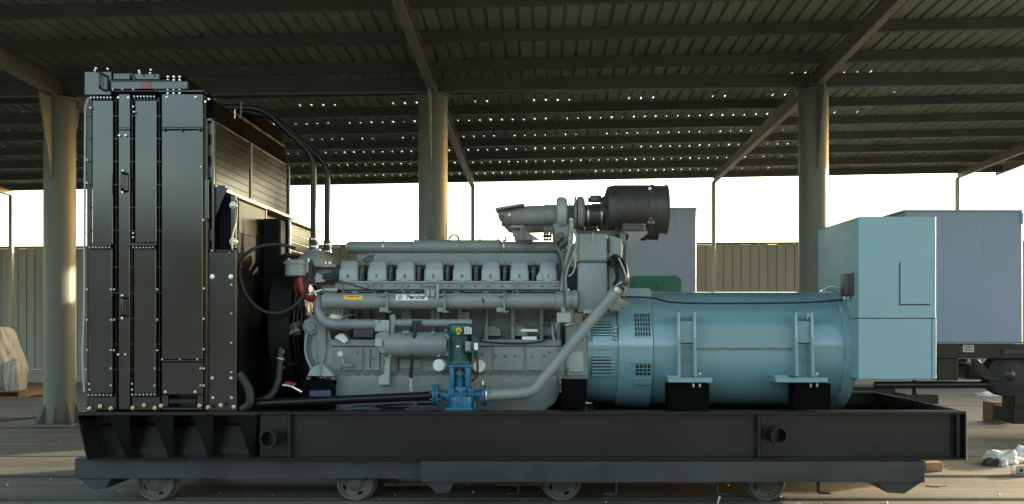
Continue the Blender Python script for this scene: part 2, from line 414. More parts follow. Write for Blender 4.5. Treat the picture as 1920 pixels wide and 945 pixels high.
# ------------------------------------------------------------------ trolleys under the set
def wheel_into(root, x, y):
    mb = MB(); r = .152
    mb.lathe((x, y, r), (0, 1, 0), [(0, r-.012), (.012, r), (.022, r), (.03, r-.004), (.075, r-.004), (.08, r+.016), (.098, r+.016), (.102, r-.02)], 48, False)
    mb.lathe((x, y, r), (0, 1, 0), [(0, r-.012), (.002, r-.024), (.022, r-.030)], 48, False)
    wh = part('wheel', mb, M['wheel'], root)
    mb = MB(); bm = mb.bm                       # web with four oval lightening holes
    n = 64; ro, ri = r-.028, .052
    hole = lambda a: abs(((a+.35) % (pi/2))-pi/4) < .25
    for k in range(n):
        a0, a1 = 2*pi*k/n, 2*pi*(k+1)/n; am = (a0+a1)/2
        d = min(1, abs(((am+.35) % (pi/2))-pi/4)/.27)
        bands = [(ri, ro)] if not hole(am) else [(ri, .095-.013*math.sqrt(max(0, 1-d*d))), (.097+.013*math.sqrt(max(0, 1-d*d)), ro)]
        for p, q in bands:
            mb.extr([(x+p*cos(a0), y+.024, r+p*sin(a0)), (x+q*cos(a0), y+.022, r+q*sin(a0)), (x+q*cos(a1), y+.022, r+q*sin(a1)), (x+p*cos(a1), y+.024, r+p*sin(a1))], (0, .02, 0))
    part('wheel_web', mb, M['wheel'], wh)
    mb = MB(); mb.lathe((x, y-.008, r), (0, 1, 0), [(0, .012), (.003, .030), (.010, .048), (.025, .066), (.034, .080), (.10, .082)], 28)
    part('hub', mb, M['wheel'], wh)

def trolley(label, x0, x1, ynear, yfar, wheels, toes, ztop=.366, zb=.205):
    root = empty('rail_trolley', label, 'trolley')
    root.location = ((x0+x1)/2, (ynear+yfar)/2, 0)
    inv = Matrix.Translation(-root.location)
    def P(*a, **k):
        o = part(*a, **k)
        if o.parent == root: o.matrix_parent_inverse = inv
        return o
    for yy, s in ((ynear, 1), (yfar, -1)):
        mb = MB()
        mb.box(x0, x1, yy, yy+s*.008, zb, ztop, .0015)
        mb.box(x0, x1, min(yy+s*.009, yy+s*.07), max(yy+s*.009, yy+s*.07), ztop-.010, ztop)
        mb.box(x0, x1, min(yy+s*.009, yy+s*.07), max(yy+s*.009, yy+s*.07), zb, zb+.010)
        P('side_beam', mb, M['cart'], root)
    for xx in (x0, (x0*2+x1)/3, (x0+2*x1)/3, x1-.09):
        mb = MB(); mb.box(xx, xx+.09, ynear+.07, yfar-.07, zb+.01, ztop-.004); P('cross_member', mb, M['cart'], root)
    for (xx, s, ln) in toes:                     # folded ramp toes under the beam ends
        mb = MB()
        pts = [(xx, zb-.002), (xx+s*ln, zb-.002), (xx+s*ln*.82, zb-.085), (xx+s*ln*.42, zb-.095)]
        mb.extr([(a, ynear+.02, b) for a, b in pts], (0, .5, 0), b=.004)
        P('toe_plate', mb, M['cart'], root)
    for wx in wheels:
        before = set(o.name for o in root.children)
        wheel_into(root, wx, .205)
        # axle and pedestal
        mb = MB(); mb.cyl((wx, .30, .152), (wx, 1.40, .152), .03, 12); P('axle', mb, M['wheel'], root)
        mb = MB(); mb.box(wx-.07, wx+.07, .315, .40, .10, zb+.03, .006); P('axle_box', mb, M['cart'], root)
        wheel_into(root, wx, 1.31)
    for ch in root.children:
        ch.matrix_parent_inverse = inv
    return root
yw = .2
trolley('long dark trolley on iron wheels under the radiator end of the generator', PX(143, .12), PX(925, .12), .10, 1.62,
        [PX(290, yw), PX(665, yw)], [(PX(148, .12), 1, .26)])
trolley('slate grey trolley in front carrying the alternator end of the generator', PX(790, -.05), PX(1733, -.05), -.06, 1.66,
        [PX(1053, yw), PX(1438, yw)], [(PX(795, -.05), 1, .24), (PX(1731, -.05), -1, .34)])
for o in list(S.objects):
    if o.name.startswith('rail_trolley') and 'slate' in o['label']: tr2 = o
inv2 = Matrix.Translation(-tr2.location)
for (a, b) in ((972, 960), (1155, 1140), (1345, 1362), (1535, 1548)):     # spring hangers under the front trolley
    mb = MB(); xx = PX(a, .05)
    mb.box(xx-.005, xx+.005, .03, .09, .10, .21); s = 1 if b > a else -1
    mb.box(min(xx, xx+s*.09), max(xx, xx+s*.09), .03, .09, .093, .10)
    o = part('hanger_bracket', mb, M['cart'], tr2); o.matrix_parent_inverse = inv2

# ------------------------------------------------------------------ the generator set (one thing)
G = empty('diesel_generator_set', 'large diesel generator set: black radiator, grey engine, teal alternator, black base frame', 'generator set')
# ---- base frame
ZT, ZB = PZ(772, 0), PZ(863, 0)
XL, XR = PX(143, 0), PX(1813, 0)
X5 = PX(482, 0)
mb = MB()
mb.box(X5, XR, .0, .15, ZT-.022, ZT, .003)                   # near rail: top flange, web, bottom flange
mb.box(X5, XR, .07, .085, ZB+.019, ZT-.0225)
mb.box(X5, XR, .0, .15, ZB, ZB+.018, .003)
base = part('base_frame', mb, M['skid'], G)
mb = MB()
mb.box(XL+.02, XR, 1.86, 2.0, ZT-.022, ZT, .003); mb.box(XL+.02, XR, 1.90, 1.915, ZB, ZT-.0225); mb.box(XL+.02, XR, 1.86, 2.0, ZB, ZB+.018)
part('far_rail', mb, M['skid'], base)
mb = MB(); mb.box(XR-.012, XR+.002, .002, 1.998, ZB+.001, ZT+.002, .003); part('end_plate', mb, M['skid'], base)
mb = MB(); mb.extr([(XL, .0, ZT-.03), (XL+.012, .0, ZT-.03), (PX(163, 0)+.012, 0, ZB), (PX(163, 0), 0, ZB)], (0, 1.99, 0)); part('end_plate', mb, M['skid'], base)
mb = MB(); mb.box(XL+.01, X5-.002, 0, .30, ZT-.030, ZT, .003); part('top_plate', mb, M['skid'], base)
mb = MB(); mb.box(XL+.02, X5-.002, .26, .275, ZB, ZT-.031); mb.box(PX(160, 0), X5-.002, .02, .258, ZB, ZB+.014, .003); part('recessed_web', mb, M['skid'], base)
for px in (232, 313, 388, 468):
    xx = PX(px, .1)
    mb = MB(); mb.extr([(xx, .02, ZT-.032), (xx, .258, ZT-.032), (xx, .258, ZB+.015), (xx, .17, ZB+.015)], (.012, 0, 0)); part('gusset', mb, M['skid'], base)
    mb = MB(); xw = .085
    mb.extr([(xx-xw, .016, ZT-.032), (xx+xw, .016, ZT-.032), (xx+.02, .165, ZB+.016), (xx-.02, .165, ZB+.016)], (0, .008, 0))
    part('gusset_flange', mb, M['skid'], base)
def plate(x0, x1, y0=.004):
    mb = MB(); mb.box(PX(x0, 0), PX(x1, 0), y0+.04, .068, ZB+.02, ZT-.024, .003); return part('lifting_plate', mb, M['skid'], base)
plate(486, 535); plate(1430, 1478)
for px in (541, 1424):
    mb = MB(); mb.box(PX(px-3, 0), PX(px+3, 0), .004, .069, ZB+.02, ZT-.024, .001); part('stiffener', mb, M['skid'], base)
mb = MB(); mb.box(PX(1796, 0), PX(1800, 0), .01, .068, ZB+.02, ZT-.024); part('stiffener', mb, M['skid'], base)
for px, py, s in ((516, 818, -1), (1448, 812, 1)):
    c = PP(px, py, .05); tip = PP(px+s*14, py+5, -.09)
    mb = MB(); mb.lathe(c, tip-c, [(0, .088), (.012, .088), (.013, .07), ((tip-c).length, .07), ((tip-c).length, .055), (.02, .055)], 32, False)
    part('lifting_stub', mb, M['skid'], base)
for px in (700, 900, 1100, 1300, 1500):
    mb = MB(); x = PX(px, 1); mb.box(x-.05, x+.05, .152, 1.858, ZT-.2, ZT-.03); part('cross_member', mb, M['skid'], base)
for px0, px1 in ((1252, 1328), (1488, 1555)):                 # pedestals under the alternator feet
    mb = MB(); mb.box(PX(px0, .4), PX(px1, .4), .36, .56, ZT-.02, PZ(719, .4), .004); part('pedestal', mb, M['shade'], base)
    mb = MB(); mb.box(PX(px0, .4), PX(px1, .4), 1.46, 1.64, ZT-.02, PZ(719, .4), .004); part('pedestal', mb, M['shade'], base)
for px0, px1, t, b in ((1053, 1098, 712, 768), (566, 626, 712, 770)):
    mb = MB(); mb.box(PX(px0, .4), PX(px1, .4), .40, .56, ZT-.02, PZ(t, .4), .004); part('pedestal', mb, M['shade'], base)
mb = MB(); mb.box(XL+.1, XR-.05, .16, 1.85, ZT-.13, ZT-.12); part('shade_deck', mb, M['shade'], base)  # dark sheet that paints in the shade inside the frame

# ---- radiator
YR = .05
mb = MB()
mb.box(PX(165, YR), PX(394, YR), YR+.10, 2.08, ZT, PZ(176, YR), .006)
rad = part('radiator_core', mb, M['black'], G)
def rp(name, x0, y0, x1, y1, Y=.02, d=.12, mt='panel', b=.004, par=None):
    mb = MB(); mb.pbox(x0, y0, x1, y1, Y, d, b); return part(name, mb, M[mt], par or rad)
rp('side_panel', 173, 188, 211, 458, .028)
rp('side_panel', 167, 466, 210, 738, .028)
rp('side_panel', 253, 188, 293, 455, .028)
rp('side_panel', 251, 465, 292, 738, .028)
rp('side_panel', 222, 176, 243, 240, .014, .13)
rp('side_panel', 222, 244, 243, 768, .022)
rp('side_panel', 303, 176, 380, 239, .016, .13)
rp('side_panel', 303, 244, 380, 674, .022)
rp('side_panel', 303, 679, 380, 740, .022)
rp('side_panel', 303, 764, 380, 769, .022)
rp('side_panel', 303, 741, 314, 763, .022); rp('side_panel', 369, 741, 380, 763, .022)
rp('side_panel', 167, 744, 217, 769, .03); rp('side_panel', 248, 744, 300, 769, .03)
rp('side_panel', 388, 472, 443, 770, .075, .05)
rp('drain_pipe', 316, 748, 368, 757, .04, .02, 'black', .004)
for x0, x1, Y in ((211.5, 221, .052), (243.5, 252, .052), (293.5, 302, .052), (163, 172, .052)):       # channel webs
    rp('channel', x0, 182, x1, 768, .135, .01, 'black', 0)
for x0, x1 in ((217, 218), (247, 248), (298, 299), (383, 384)):
    rp('channel_flange', x0, 182, x1, 768, .03, .03, 'black', .001)
for x0, x1, y0, y1 in ((163, 208, 455, 461), (241, 292, 455, 461), (303, 380, 239, 242), (222, 243, 240, 243), (303, 380, 675, 678)):
    rp('joint_bar', x0, y0, x1, y1, .012, .05, 'panel', .002)
rp('corner_flange', 383, 222, 388, 770, .055, .05)
rp('cap_strip', 296, 168, 381, 173, .0, .10, 'black')
rp('cap_strip', 208, 169, 300, 172, .005, .06, 'black')
# channel teeth between the flanges
mb = MB()
for y in list(range(216, 460, 43))+list(range(500, 740, 48)):
    for x0, x1 in ((164, 171), (213, 221), (243, 252), (294, 302)):
        mb.pbox(x0, y, x1, y+2, .03, .03)
for k in range(7):
    for x0 in (168, 250):
        for yy in (183, 464, 740):
            mb.pbox(x0+1+k*6.2, yy, x0+3.5+k*6.2, yy+4, .012, .03)
for x in (306, 339, 372): mb.pbox(x, 239, x+3, 246, .004, .03)
part('tie_tooth', mb, M['black'], rad, kind='stuff')
# engine-side flange frame and square openings
mb = MB()
mb.pbox(397, 222, 401, 470, .06, .03, .001); mb.pbox(388, 222, 401, 226, .06, .03)
for k in range(6): mb.pbox(388, 232+k*40, 397, 252+k*40, .09, .01)
part('side_frame', mb, M['panel'], rad)
rp('hinge_plate', 383, 336, 391, 411, .03, .03)
# top tank, brackets
rp('top_bracket', 158, 134, 208, 178, .03, .30)
rp('top_bracket', 212, 137, 244, 149, .05, .04); rp('top_bracket', 249, 138, 298, 149, .05, .04)
rp('top_bar', 208, 152, 351, 167, .0, .05)
rp('top_bar', 208, 149, 320, 152, -.01, .08, 'black')
rp('warning_sticker', 264, 154, 284, 166, -.003, .002, 'pink', 0)
mb = MB(); mb.pextr([(244, 137), (247, 137), (254, 150), (250, 150)], .03, .02); part('brace', mb, M['black'], rad)
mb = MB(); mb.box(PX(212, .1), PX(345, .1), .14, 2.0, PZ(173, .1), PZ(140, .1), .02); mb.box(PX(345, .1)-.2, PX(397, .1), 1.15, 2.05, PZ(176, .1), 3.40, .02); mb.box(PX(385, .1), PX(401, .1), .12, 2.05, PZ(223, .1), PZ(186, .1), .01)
part('header_tank', mb, M['shade'], rad)  # the shade under the roof is put into the tank's black
def handle(px, y0, y1):
    a, b = PP(px, y0, .014), PP(px, y1, .014)
    mb = MB(); off = Vector((.018, -.05, 0))
    mb.tube([a, a+off, b+off, b], .010, 10, .02)
    mb.pbox(px-1, y0+3, px+6, y1-3, -.04, .010, .003)
    part('handle', mb, M['black'], rad)
handle(230, 324, 357); handle(230, 558, 592); handle(189, 138, 166)
# bolts
def bolts(name, pts, Y, rpx, par, mt='zinc', L=.010, hexa=6):
    rpx = rpx*.82
    mb = MB()
    for p in pts:
        c = PP(p[0], p[1], Y); r = PR(rpx*(p[2] if len(p) > 2 else 1), Y)
        mb.lathe(c, (0, -1, 0), [(-.002, r*1.35), (.003, r*1.35), (.0035, r), (L*.8, r), (L, r*.8)], 8)
    return part(name, mb, M[mt], par, kind='stuff')
b1 = []
for k in range(7): b1 += [(171+k*6.2, 183, .7), (252+k*6.2, 181, .7), (168+k*6.2, 464, .6), (250+k*6.2, 464, .6), (166+k*7, 741, .7), (248+k*7, 740, .7)]
b1 += [(214, 127+3, .1), (180, 128, .9), (202, 129, .9), (178, 132, .8), (188, 136, .9), (261, 133, .9), (283, 131, .9), (282, 137, .8), (262, 137, .8)]
b1 += [(212, 156), (230, 156), (250, 155), (293, 155), (212, 167), (230, 167), (250, 167), (293, 166)]
for x in (315, 326, 337): b1 += [(x, 144), (x, 150), (x, 169), (x, 175)]
b1 += [(313, 182), (367, 182), (224, 254), (236, 254), (222, 183), (241, 183), (230, 321, 1.2), (230, 360, 1.2), (229, 555, 1.2), (229, 597, 1.2), (222, 665), (235, 665)]
b1 += [(382, 412, .7), (377, 313, .7), (385, 191), (392, 186)]
for y in (543, 600, 657): b1 += [(163, y, .8), (208, y, .8), (214, y, .8), (295, y, .8), (382, y-2, .9)]
for y in (691, 723): b1 += [(208, y, .8), (290, y, .8), (376, y, .8), (382, y, .9)]
for x, y in ((163, 300), (163, 343), (163, 402), (250, 200), (252, 210), (163, 437), (170, 202), (250, 437), (250, 445), (167, 720), (168, 731), (248, 720), (248, 731)): b1.append((x, y, .8))
b1 += [(310, 735, 1.2), (366, 735, 1.2), (304, 674, .8), (337, 674, .6), (370, 674, .9)]
bolts('bolt_heads', b1, .012, 2.1, rad)
b2 = [(398, 519, 2.1), (433, 519, 2.0), (434, 534, .8), (434, 588, .8), (434, 643, .8), (434, 698, .8), (398, 709, 1.3), (433, 709, 1.3), (399, 746, 1.2), (434, 746, 1.2)]
bolts('bolt_heads', b2, .07, 2.1, rad)
bolts('plated_bolts', [(168, 766), (188, 762), (208, 766), (249, 765), (270, 760), (290, 765), (302, 761), (374, 761), (390, 764), (414, 760), (438, 763)], .012, 3.6, rad, 'brass', .018)
# pale conduit down the left edge
mb = MB(); mb.tube([PP(166, 184, .05), PP(160, 200, .05), PP(159, 356, .05), PP(158, 600, .05), PP(154, 660, .05), PP(158, 735, .05)], .0085, 10, .2)
part('conduit', mb, M['enginel'], rad)
# engine-side louvre face: X about -2.6, running away from the camera
XF = PX(401, .1)
mb = MB(); mb.box(XF-.03, XF-.006, .10, 2.14, 2.50, 3.06); part('guard_backing', mb, M['black'], rad)
for r_ in range(8):
    z0 = 2.535+r_*.064
    for (ya, yb) in ((.12, .93), (.99, 2.10)):
        mb = MB(); mb.extr([(XF-.006, ya, z0), (XF+.010, ya, z0), (XF+.010, ya, z0+.056), (XF-.006, ya, z0+.056)], (0, yb-ya, 0), b=.002); mb.box(XF+.001, XF+.013, ya, yb, z0+.057, z0+.0605, m=1); part('louvre', mb, [M['gloss'], M['panel']], rad)  # paler lip strip stands in for the sky glint along each slat
mb = MB(); mb.box(XF-.006, XF+.02, .935, .985, 2.53, 3.06, .003); part('guard_post', mb, M['black'], rad)
mb = MB(); mb.box(XF-.006, XF+.024, 2.11, 2.15, 2.40, 3.06, .003); part('guard_post', mb, M['black'], rad)
mb = MB(); mb.box(XF-.006, XF+.085, .10, 2.15, 2.495, 2.525, .003); part('guard_ledge', mb, M['steel'], rad)
XS = -2.26; XA = -2.45
mb = MB(); mb.box(XF, XS, .96, 1.99, ZT, 2.37, .006); sh = part('fan_shroud', mb, M['void'], rad)
mb = MB(); mb.box(XF, XA, .20, .958, ZT, 2.465, .006); part('fan_shroud', mb, M['void'], rad)
mb = MB(); mb.box(XA+.001, XA+.006, .22, .94, 2.18, 2.44, .002); part('shroud_panel', mb, M['skid'], rad)
mb = MB(); mb.box(XA+.001, XA+.012, .20, .955, 2.458, 2.472, .002); mb.box(XA+.007, XA+.014, .90, .915, 2.25, 2.45, .001); part('shroud_trim', mb, M['steel'], rad)
for r_ in range(7):
    z0 = 1.80+r_*.076
    mb = MB(); mb.extr([(XS, 1.0, z0), (XS+.012, 1.0, z0), (XS+.012, 1.0, z0+.066), (XS, 1.0, z0+.066)], (0, .97, 0), b=.002); mb.box(XS+.001, XS+.017, 1.0, 1.97, z0+.068, z0+.073, m=1); part('louvre', mb, [M['gloss'], M['steel']], rad)  # pale steel lip paints in the bright sky line on each slat
mb = MB(); mb.box(XS+.001, XS+.02, .965, .99, 1.8, 2.36, .003); mb.box(XS+.001, XS+.03, .965, 1.99, 2.355, 2.375, .003); part('shroud_trim', mb, M['steel'], rad)
mb = MB(); mb.box(XA+.007, XS-.02, .80, .955, 1.6, 2.36, .012); part('shroud_box', mb, M['void'], rad)
mb = MB(); mb.lathe((XS, 1.05, 1.42), (1, 0, 0), [(0, .66), (.10, .64), (.16, .64), (.16, .60), (.0, .60)], 48, False); part('fan_ring', mb, M['void'], rad)
for k in range(9):
    a = 2*pi*k/9; mb = MB(); u = Vector((0, cos(a), sin(a))); v = Vector((0, -sin(a), cos(a))); c = Vector((XS+.09, 1.05, 1.42))
    mb.extr([c+u*.12-v*.05+Vector((.03, 0, 0)), c+u*.56-v*.12+Vector((.03, 0, 0)), c+u*.58+v*.10-Vector((.03, 0, 0)), c+u*.12+v*.05-Vector((.03, 0, 0))], (.006, 0, 0)); part('fan_blade', mb, M['matte'], rad)
mb = MB(); mb.cyl((XS+.02, 1.05, 1.42), (PX(585, 1), 1.05, 1.42), .09, 20); part('fan_shaft', mb, M['matte'], rad)
mb = MB()                                                     # wire guard in front of the fan
for rr in (.15, .27, .39, .51, .62):
    mb.tube([(XS+.20, 1.05+rr*cos(a*pi/18), 1.42+rr*sin(a*pi/18)) for a in range(37)], .004, 5)
for k in range(12):
    a = k*pi/6; mb.tube([(XS+.205, 1.05+.1*cos(a), 1.42+.1*sin(a)), (XS+.205, 1.05+.64*cos(a), 1.42+.64*sin(a)), (XS+.14, 1.05+.65*cos(a), 1.42+.65*sin(a))], .004, 5)
part('fan_guard', mb, M['black'], rad)
mb = MB(); mb.pextr([(392, 344), (428, 349), (401, 413), (392, 413)], .085, .012, b=.002); part('corner_bracket', mb, M['black'], rad)
mb = MB(); mb.pbox(432, 366, 442, 466, .14, .03, .006); mb.pbox(392, 468, 440, 472, .09, .04, .003); part('hanger_strut', mb, M['panel'], rad)
for py in (384, 452):
    mb = MB(); mb.lathe(PP(435, py, .10), (0, 1, 0), [(0, .012), (.006, .018), (.02, .018), (.021, .028), (.06, .028)], 16); part('strut_pin', mb, M['steel'], rad)
mb = MB(); mb.tube([PP(445, 375, .16), PP(444, 412, .16), PP(433, 452, .10), PP(437, 472, .10)], .006, 8, .05); part('strap', mb, M['rope'], rad)
bolts('bolt_heads', [(406, 349), (425, 351), (390, 346), (390, 405), (398, 470), (431, 474, .7)], .082, 2.2, rad)
# frost-bright bits along the ledge near the front of the shroud

# ---- black coolant pipes from the tank down to the engine
mb = MB(); mb.tube([PP(412, 201, .35), PP(492, 203, .50), PP(588, 293, .62), PP(588, 450, .62)], .026, 14, .12, 6)
pc = part('coolant_pipe', mb, M['pipe'], G)
mb = MB(); mb.cyl(PP(588, 446, .62), PP(588, 468, .62), .036, 16); mb.cyl(PP(588, 452, .62), PP(588, 455, .62), .04, 16)
part('hose_joint', mb, M['matte'], pc)
mb = MB(); mb.tube([PP(440, 204, .75), PP(520, 222, .95), PP(614, 310, 1.0), PP(614, 455, 1.0)], .026, 14, .12, 6)
pc2 = part('coolant_pipe', mb, M['pipe'], G)
mb = MB(); mb.cyl(PP(614, 452, 1), PP(614, 474, 1), .036, 16); part('hose_joint', mb, M['matte'], pc2)
for pcx, px, yy, Y in ((pc, 588, 447, .62), (pc, 588, 461, .62), (pc2, 614, 457, 1), (pc2, 614, 470, 1)):
    mb = MB(); mb.cyl(PP(px, yy, Y), PP(px, yy+3, Y), .039, 18); part('hose_clamp', mb, M['steel'], pcx)
mb = MB(); mb.tube([PP(452, 192, .40), PP(452, 208, .36), PP(449, 222, .4)], .006, 6); mb.tube([PP(440, 205, .3), PP(440, 222, .3)], .006, 6); part('pipe_hanger', mb, M['steel'], pc)
# big loop hose
def cable(name, pts, r, mt='matte', par=None, n=8):
    mb = MB(); mb.tube(pts, r, n, .12, 8); return part(name, mb, M[mt], par or G)
lp = [PP(452, 500, .20)]
for t in range(0, 13):
    a = pi-t*pi/12*1.06; lp.append(PP(515+68*cos(a), 500+88*sin(a)*(1 if True else 1), .22+.02*t))
cable('loop_hose', lp+[PP(600, 540, .5)], .014)
lp = [PP(515-66*cos(a*pi/10), 500-42*sin(a*pi/10), .22) for a in range(0, 8)]
cable('loop_hose', lp, .014)
cable('lower_hose', [PP(448, 700, .12), PP(468, 730, .12), PP(470, 758, .12), PP(452, 768, .12)], .034, n=14)
h = cable('drain_hose', [PP(526, 610, .5), PP(526, 665, .45), PP(522, 720, .40), PP(505, 748, .35), PP(470, 755, .3)], .030, n=14)
for y in (670, 686):
    mb = MB(); mb.cyl(PP(526, y, .45), PP(525.5, y+4, .45), .0375, 18); part('hose_clamp', mb, M['steel'], h)
cable('vent_pipe', [PP(560, 618, .5), PP(545, 622, .48), PP(534, 640, .46), PP(530, 662, .45)], .012, 'engine')

# ---- engine block and what is bolted to it
YE = .55
mb = MB()
mb.box(PX(628, YE), PX(1060, YE), YE+.30, 1.45, PZ(652, YE), PZ(560, YE), .01)          # upper crankcase
mb.box(PX(600, YE), PX(1062, YE), YE, 1.55, PZ(698, YE), PZ(650, YE), .008)
mb.box(PX(640, YE), PX(1050, YE), YE+.24, 1.4, PZ(560, YE)-.005, PZ(520, YE), .01)
mb.box(PX(700, .8), PX(1048, .8), .80, 1.3, PZ(520, .8), PZ(474, .8), .01)
eng = part('engine_block', mb, M['engine'], G)
# oil pan with rounded corners
def panring(Y, ins):
    pts = [(612, 701), (1048, 701), (1050, 735), (1040, 756), (1018, 772), (985, 782), (640, 782), (612, 776)]
    return [(PX(a, .5)+(ins if a < 800 else -ins), Y, PZ(b, .5)+(ins if b > 760 else 0)) for a, b in pts]
mb = MB(); mb.rings([panring(.53, .03), panring(.50, .006), panring(.495, 0)][::-1][::-1] and [panring(.50, .03), panring(.525, 0), panring(1.6, 0)])
part('oil_pan', mb, M['engine'], eng, smooth=45)
mb = MB(); mb.pbox(612, 697, 1052, 701, .49, .06, .002); part('pan_flange', mb, M['engined'], eng)
mb = MB()
for k in range(24): mb.pbox(628+k*18, 701, 637+k*18, 703, .485, .02)
part('flange_bolts', mb, M['engined'], eng, kind='stuff')
mb = MB(); mb.pextr([(612, 701), (626, 701), (632, 735), (632, 772), (604, 772), (604, 735)], .47, .05, b=.004); part('pan_end', mb, M['engined'], eng)
# side covers with recesses
def ep(name, x0, y0, x1, y1, Y=.54, d=.02, mt='engine', b=.004, label=None, par=None):
    mb = MB(); mb.pbox(x0, y0, x1, y1, Y, d, b, seg=2 if b > .006 else 1); return part(name, mb, M[mt], par or eng, label)
ep('crankcase_door', 626, 652, 680, 695, .535); ep('crankcase_door', 684, 652, 712, 695, .535)
ep('crankcase_door', 925, 650, 982, 695, .535); ep('crankcase_door', 986, 650, 1046, 695, .535)
for x in (930, 948, 966, 998, 1020): 
    mb = MB(); mb.lathe(PP(x, 668, .535), (0, -1, 0), [(0, .011), (.008, .011), (.01, .006)], 8); part('door_bolt', mb, M['engined'], eng)
ep('side_rail', 620, 637, 1052, 649, .54, .08); ep('side_rail', 640, 544, 1060, 548, .52, .1, 'engined')
# V-side ribs and arched pads
for x in (760, 808, 858, 908, 958, 1012, 1044): ep('rib', x, 570, x+7, 640, .66, .2, 'engine', .005)
for x in (924, 974, 1024):
    mb = MB(); pts = [(x-16, 630)]+[(x-16+32*t/8, 620-10*sin(pi*t/8)) for t in range(9)]+[(x+16, 630)]
    mb.pextr(pts, .72, .14, b=.004); part('arched_pad', mb, M['enginel'] if x == 974 else M['engine'], eng)
for x in (753, 806, 862): ep('core_plug_pad', x, 585, x+18, 600, .72, .14, 'enginel')
for x in (655, 668, 690, 720): ep('crankcase_rib', x, 580, x+3, 632, .74, .12, 'engined')
ep('recess_panel', 662, 618, 700, 633, .72, .14, 'engine', .008)
ep('identity_plate', 979, 604+27, 1006, 631+6, .535, .004, 'white', 0)
ep('identity_plate', 977, 617, 1008, 622, .60, .012, 'white', 0)
# gear case at the front (left) end
mb = MB(); mb.pextr([(573, 600), (585, 588), (602, 588), (614, 600), (622, 640), (624, 706), (586, 706), (578, 690), (571, 660), (569, 630)], .56, .7, b=.01)
part('gear_case', mb, M['engine'], eng)
for k, (rx, ry) in enumerate(((36, 52), (29, 44))):
    mb = MB(); mb.tube([PP(608-rx*cos(R(a)), 650+ry*sin(R(a)), .54) for a in range(-58, 59, 8)], PR(2.2, .5), 8); part('casting_rim', mb, M['enginel' if k == 0 else 'engined'], eng)
mb = MB(); mb.lathe(PP(556, 660, .95), (1, 0, 0), [(0, .20), (.01, .22), (.03, .22), (.035, .205), (.05, .205), (.055, .22), (.075, .22)], 40); part('crank_pulley', mb, M['void'], eng)
mb = MB(); mb.pextr([(594, 590), (608, 592), (612, 612), (611, 660), (606, 690), (595, 690), (597, 655), (597, 625), (592, 605)], .53, .1, b=.01); part('gear_case_rib', mb, M['engine'], eng)
mb = MB(); mb.lathe(PP(584, 612, .56), (0, -1, 0), [(0, .072), (.03, .068), (.035, .045), (.05, .042)], 24); part('gear_cover', mb, M['engine'], eng)
mb = MB(); mb.lathe(PP(562, 616, .60), (-1, 0, 0), [(0, .06), (.05, .06), (.06, .04), (.09, .04)], 20); part('pump_snout', mb, M['engine'], eng)
mb = MB(); mb.pextr([(576, 705), (581, 694), (593, 684), (606, 684), (622, 700), (625, 706)], .40, .16, b=.004); ft = part('front_mount', mb, M['enginel'], eng)
mb = MB(); mb.pextr([(598, 684), (603, 684), (601, 704), (599, 704)], .385, .02); part('mount_web', mb, M['engine'], ft)
ep('mount_leg', 574, 707, 580, 745, .42, .1, 'engined'); ep('mount_leg', 620, 707, 627, 745, .42, .1, 'engined')
mb = MB(); mb.pbox(580, 732, 620, 744, .38, .12, .006); part('mount_pad', mb, M['pad'], eng)
# flywheel housing
mb = MB(); mb.pextr([(1060, 612), (1080, 606), (1101, 612), (1103, 706), (1062, 706)], .52, 1.0, b=.012); fh = part('flywheel_housing', mb, M['engine'], eng)
ep('inspection_cover', 1066, 659, 1094, 698, .50, .03, 'enginel', .008)
ep('inspection_cover', 1062, 640, 1068, 690, .50, .03)
ep('warning_sticker', 1082, 632, 1094, 640, .517, .003, 'red', 0)
mb = MB(); mb.pbox(1056, 704, 1102, 711, .46, .1, .004); part('rear_mount', mb, M['engined'], eng)

# rocker covers
rc_mb = MB()
w0 = PR(17.2, .5)
def rr(hw, y0, y1, z, c):
    return [(-hw, y0+c, z), (-hw+c, y0, z), (hw-c, y0, z), (hw, y0+c, z), (hw, y1-c, z), (hw-c, y1, z), (-hw+c, y1, z), (-hw, y1-c, z)]
z0 = 0; H1, H2 = PR(20, .5), PR(39, .5)
rc_mb.rings([rr(w0+.004, -.004, .26, 0, .01), rr(w0+.004, -.004, .26, .012, .01), rr(w0, 0, .26, .013, .012), rr(w0, 0, .26, H1*.9, .014), rr(w0-.004, .012, .26, H1*1.12, .018),
             rr(w0-.007, .042, .26, H2*.84, .018), rr(w0-.013, .075, .257, H2*.98, .018), rr(w0-.026, .11, .24, H2, .016)])
rcm = rc_mb.mesh('rocker_cover', [M['enginel']], 50)
fl = MB(); fl.box(-w0*.45, w0*.45, -.02, .02, -.012, .0, .003); flm = fl.mesh('cover_foot', M['enginel'])
ledge = MB(); 
for i, px in enumerate((652, 706, 759, 812.6, 866, 919.7, 973.7, 1028)):
    o = link('rocker_cover', rcm, eng, (PX(px, .5), .5, PZ(526, .5)))
    link('cover_foot', flm, o, (0, 0, 0))
    t = text_mesh('87654321'[i], .040, bold=.0012); t.materials.clear(); t.materials.append(M['ink'])
    tt = link('cylinder_number', t, o, (0, -.0025, .036)); tt.rotation_euler = (R(90), 0, 0)
    if i < 7:
        mx = px+26.8
        mb = MB()
        mb.pbox(mx-3.5, 500, mx+3.5, 526, .60, .12, .006)
        mb.tube([PP(mx-2, 526, .55), PP(mx-1, 505, .55), PP(mx+3, 496, .60)], .008, 8, .02)
        mb.lathe(PP(mx, 497, .57), (0, 0, 1), [(0, .018), (.012, .018), (.013, .009), (.03, .009)], 10)
        part('injector_bridge', mb, M['engined'], eng)
mb = MB(); mb.pextr([(1006, 526), (1006, 518), (1012, 508), (1017, 518), (1017, 526)], .49, .02, b=.002); part('lifting_tag', mb, M['enginel'], eng)
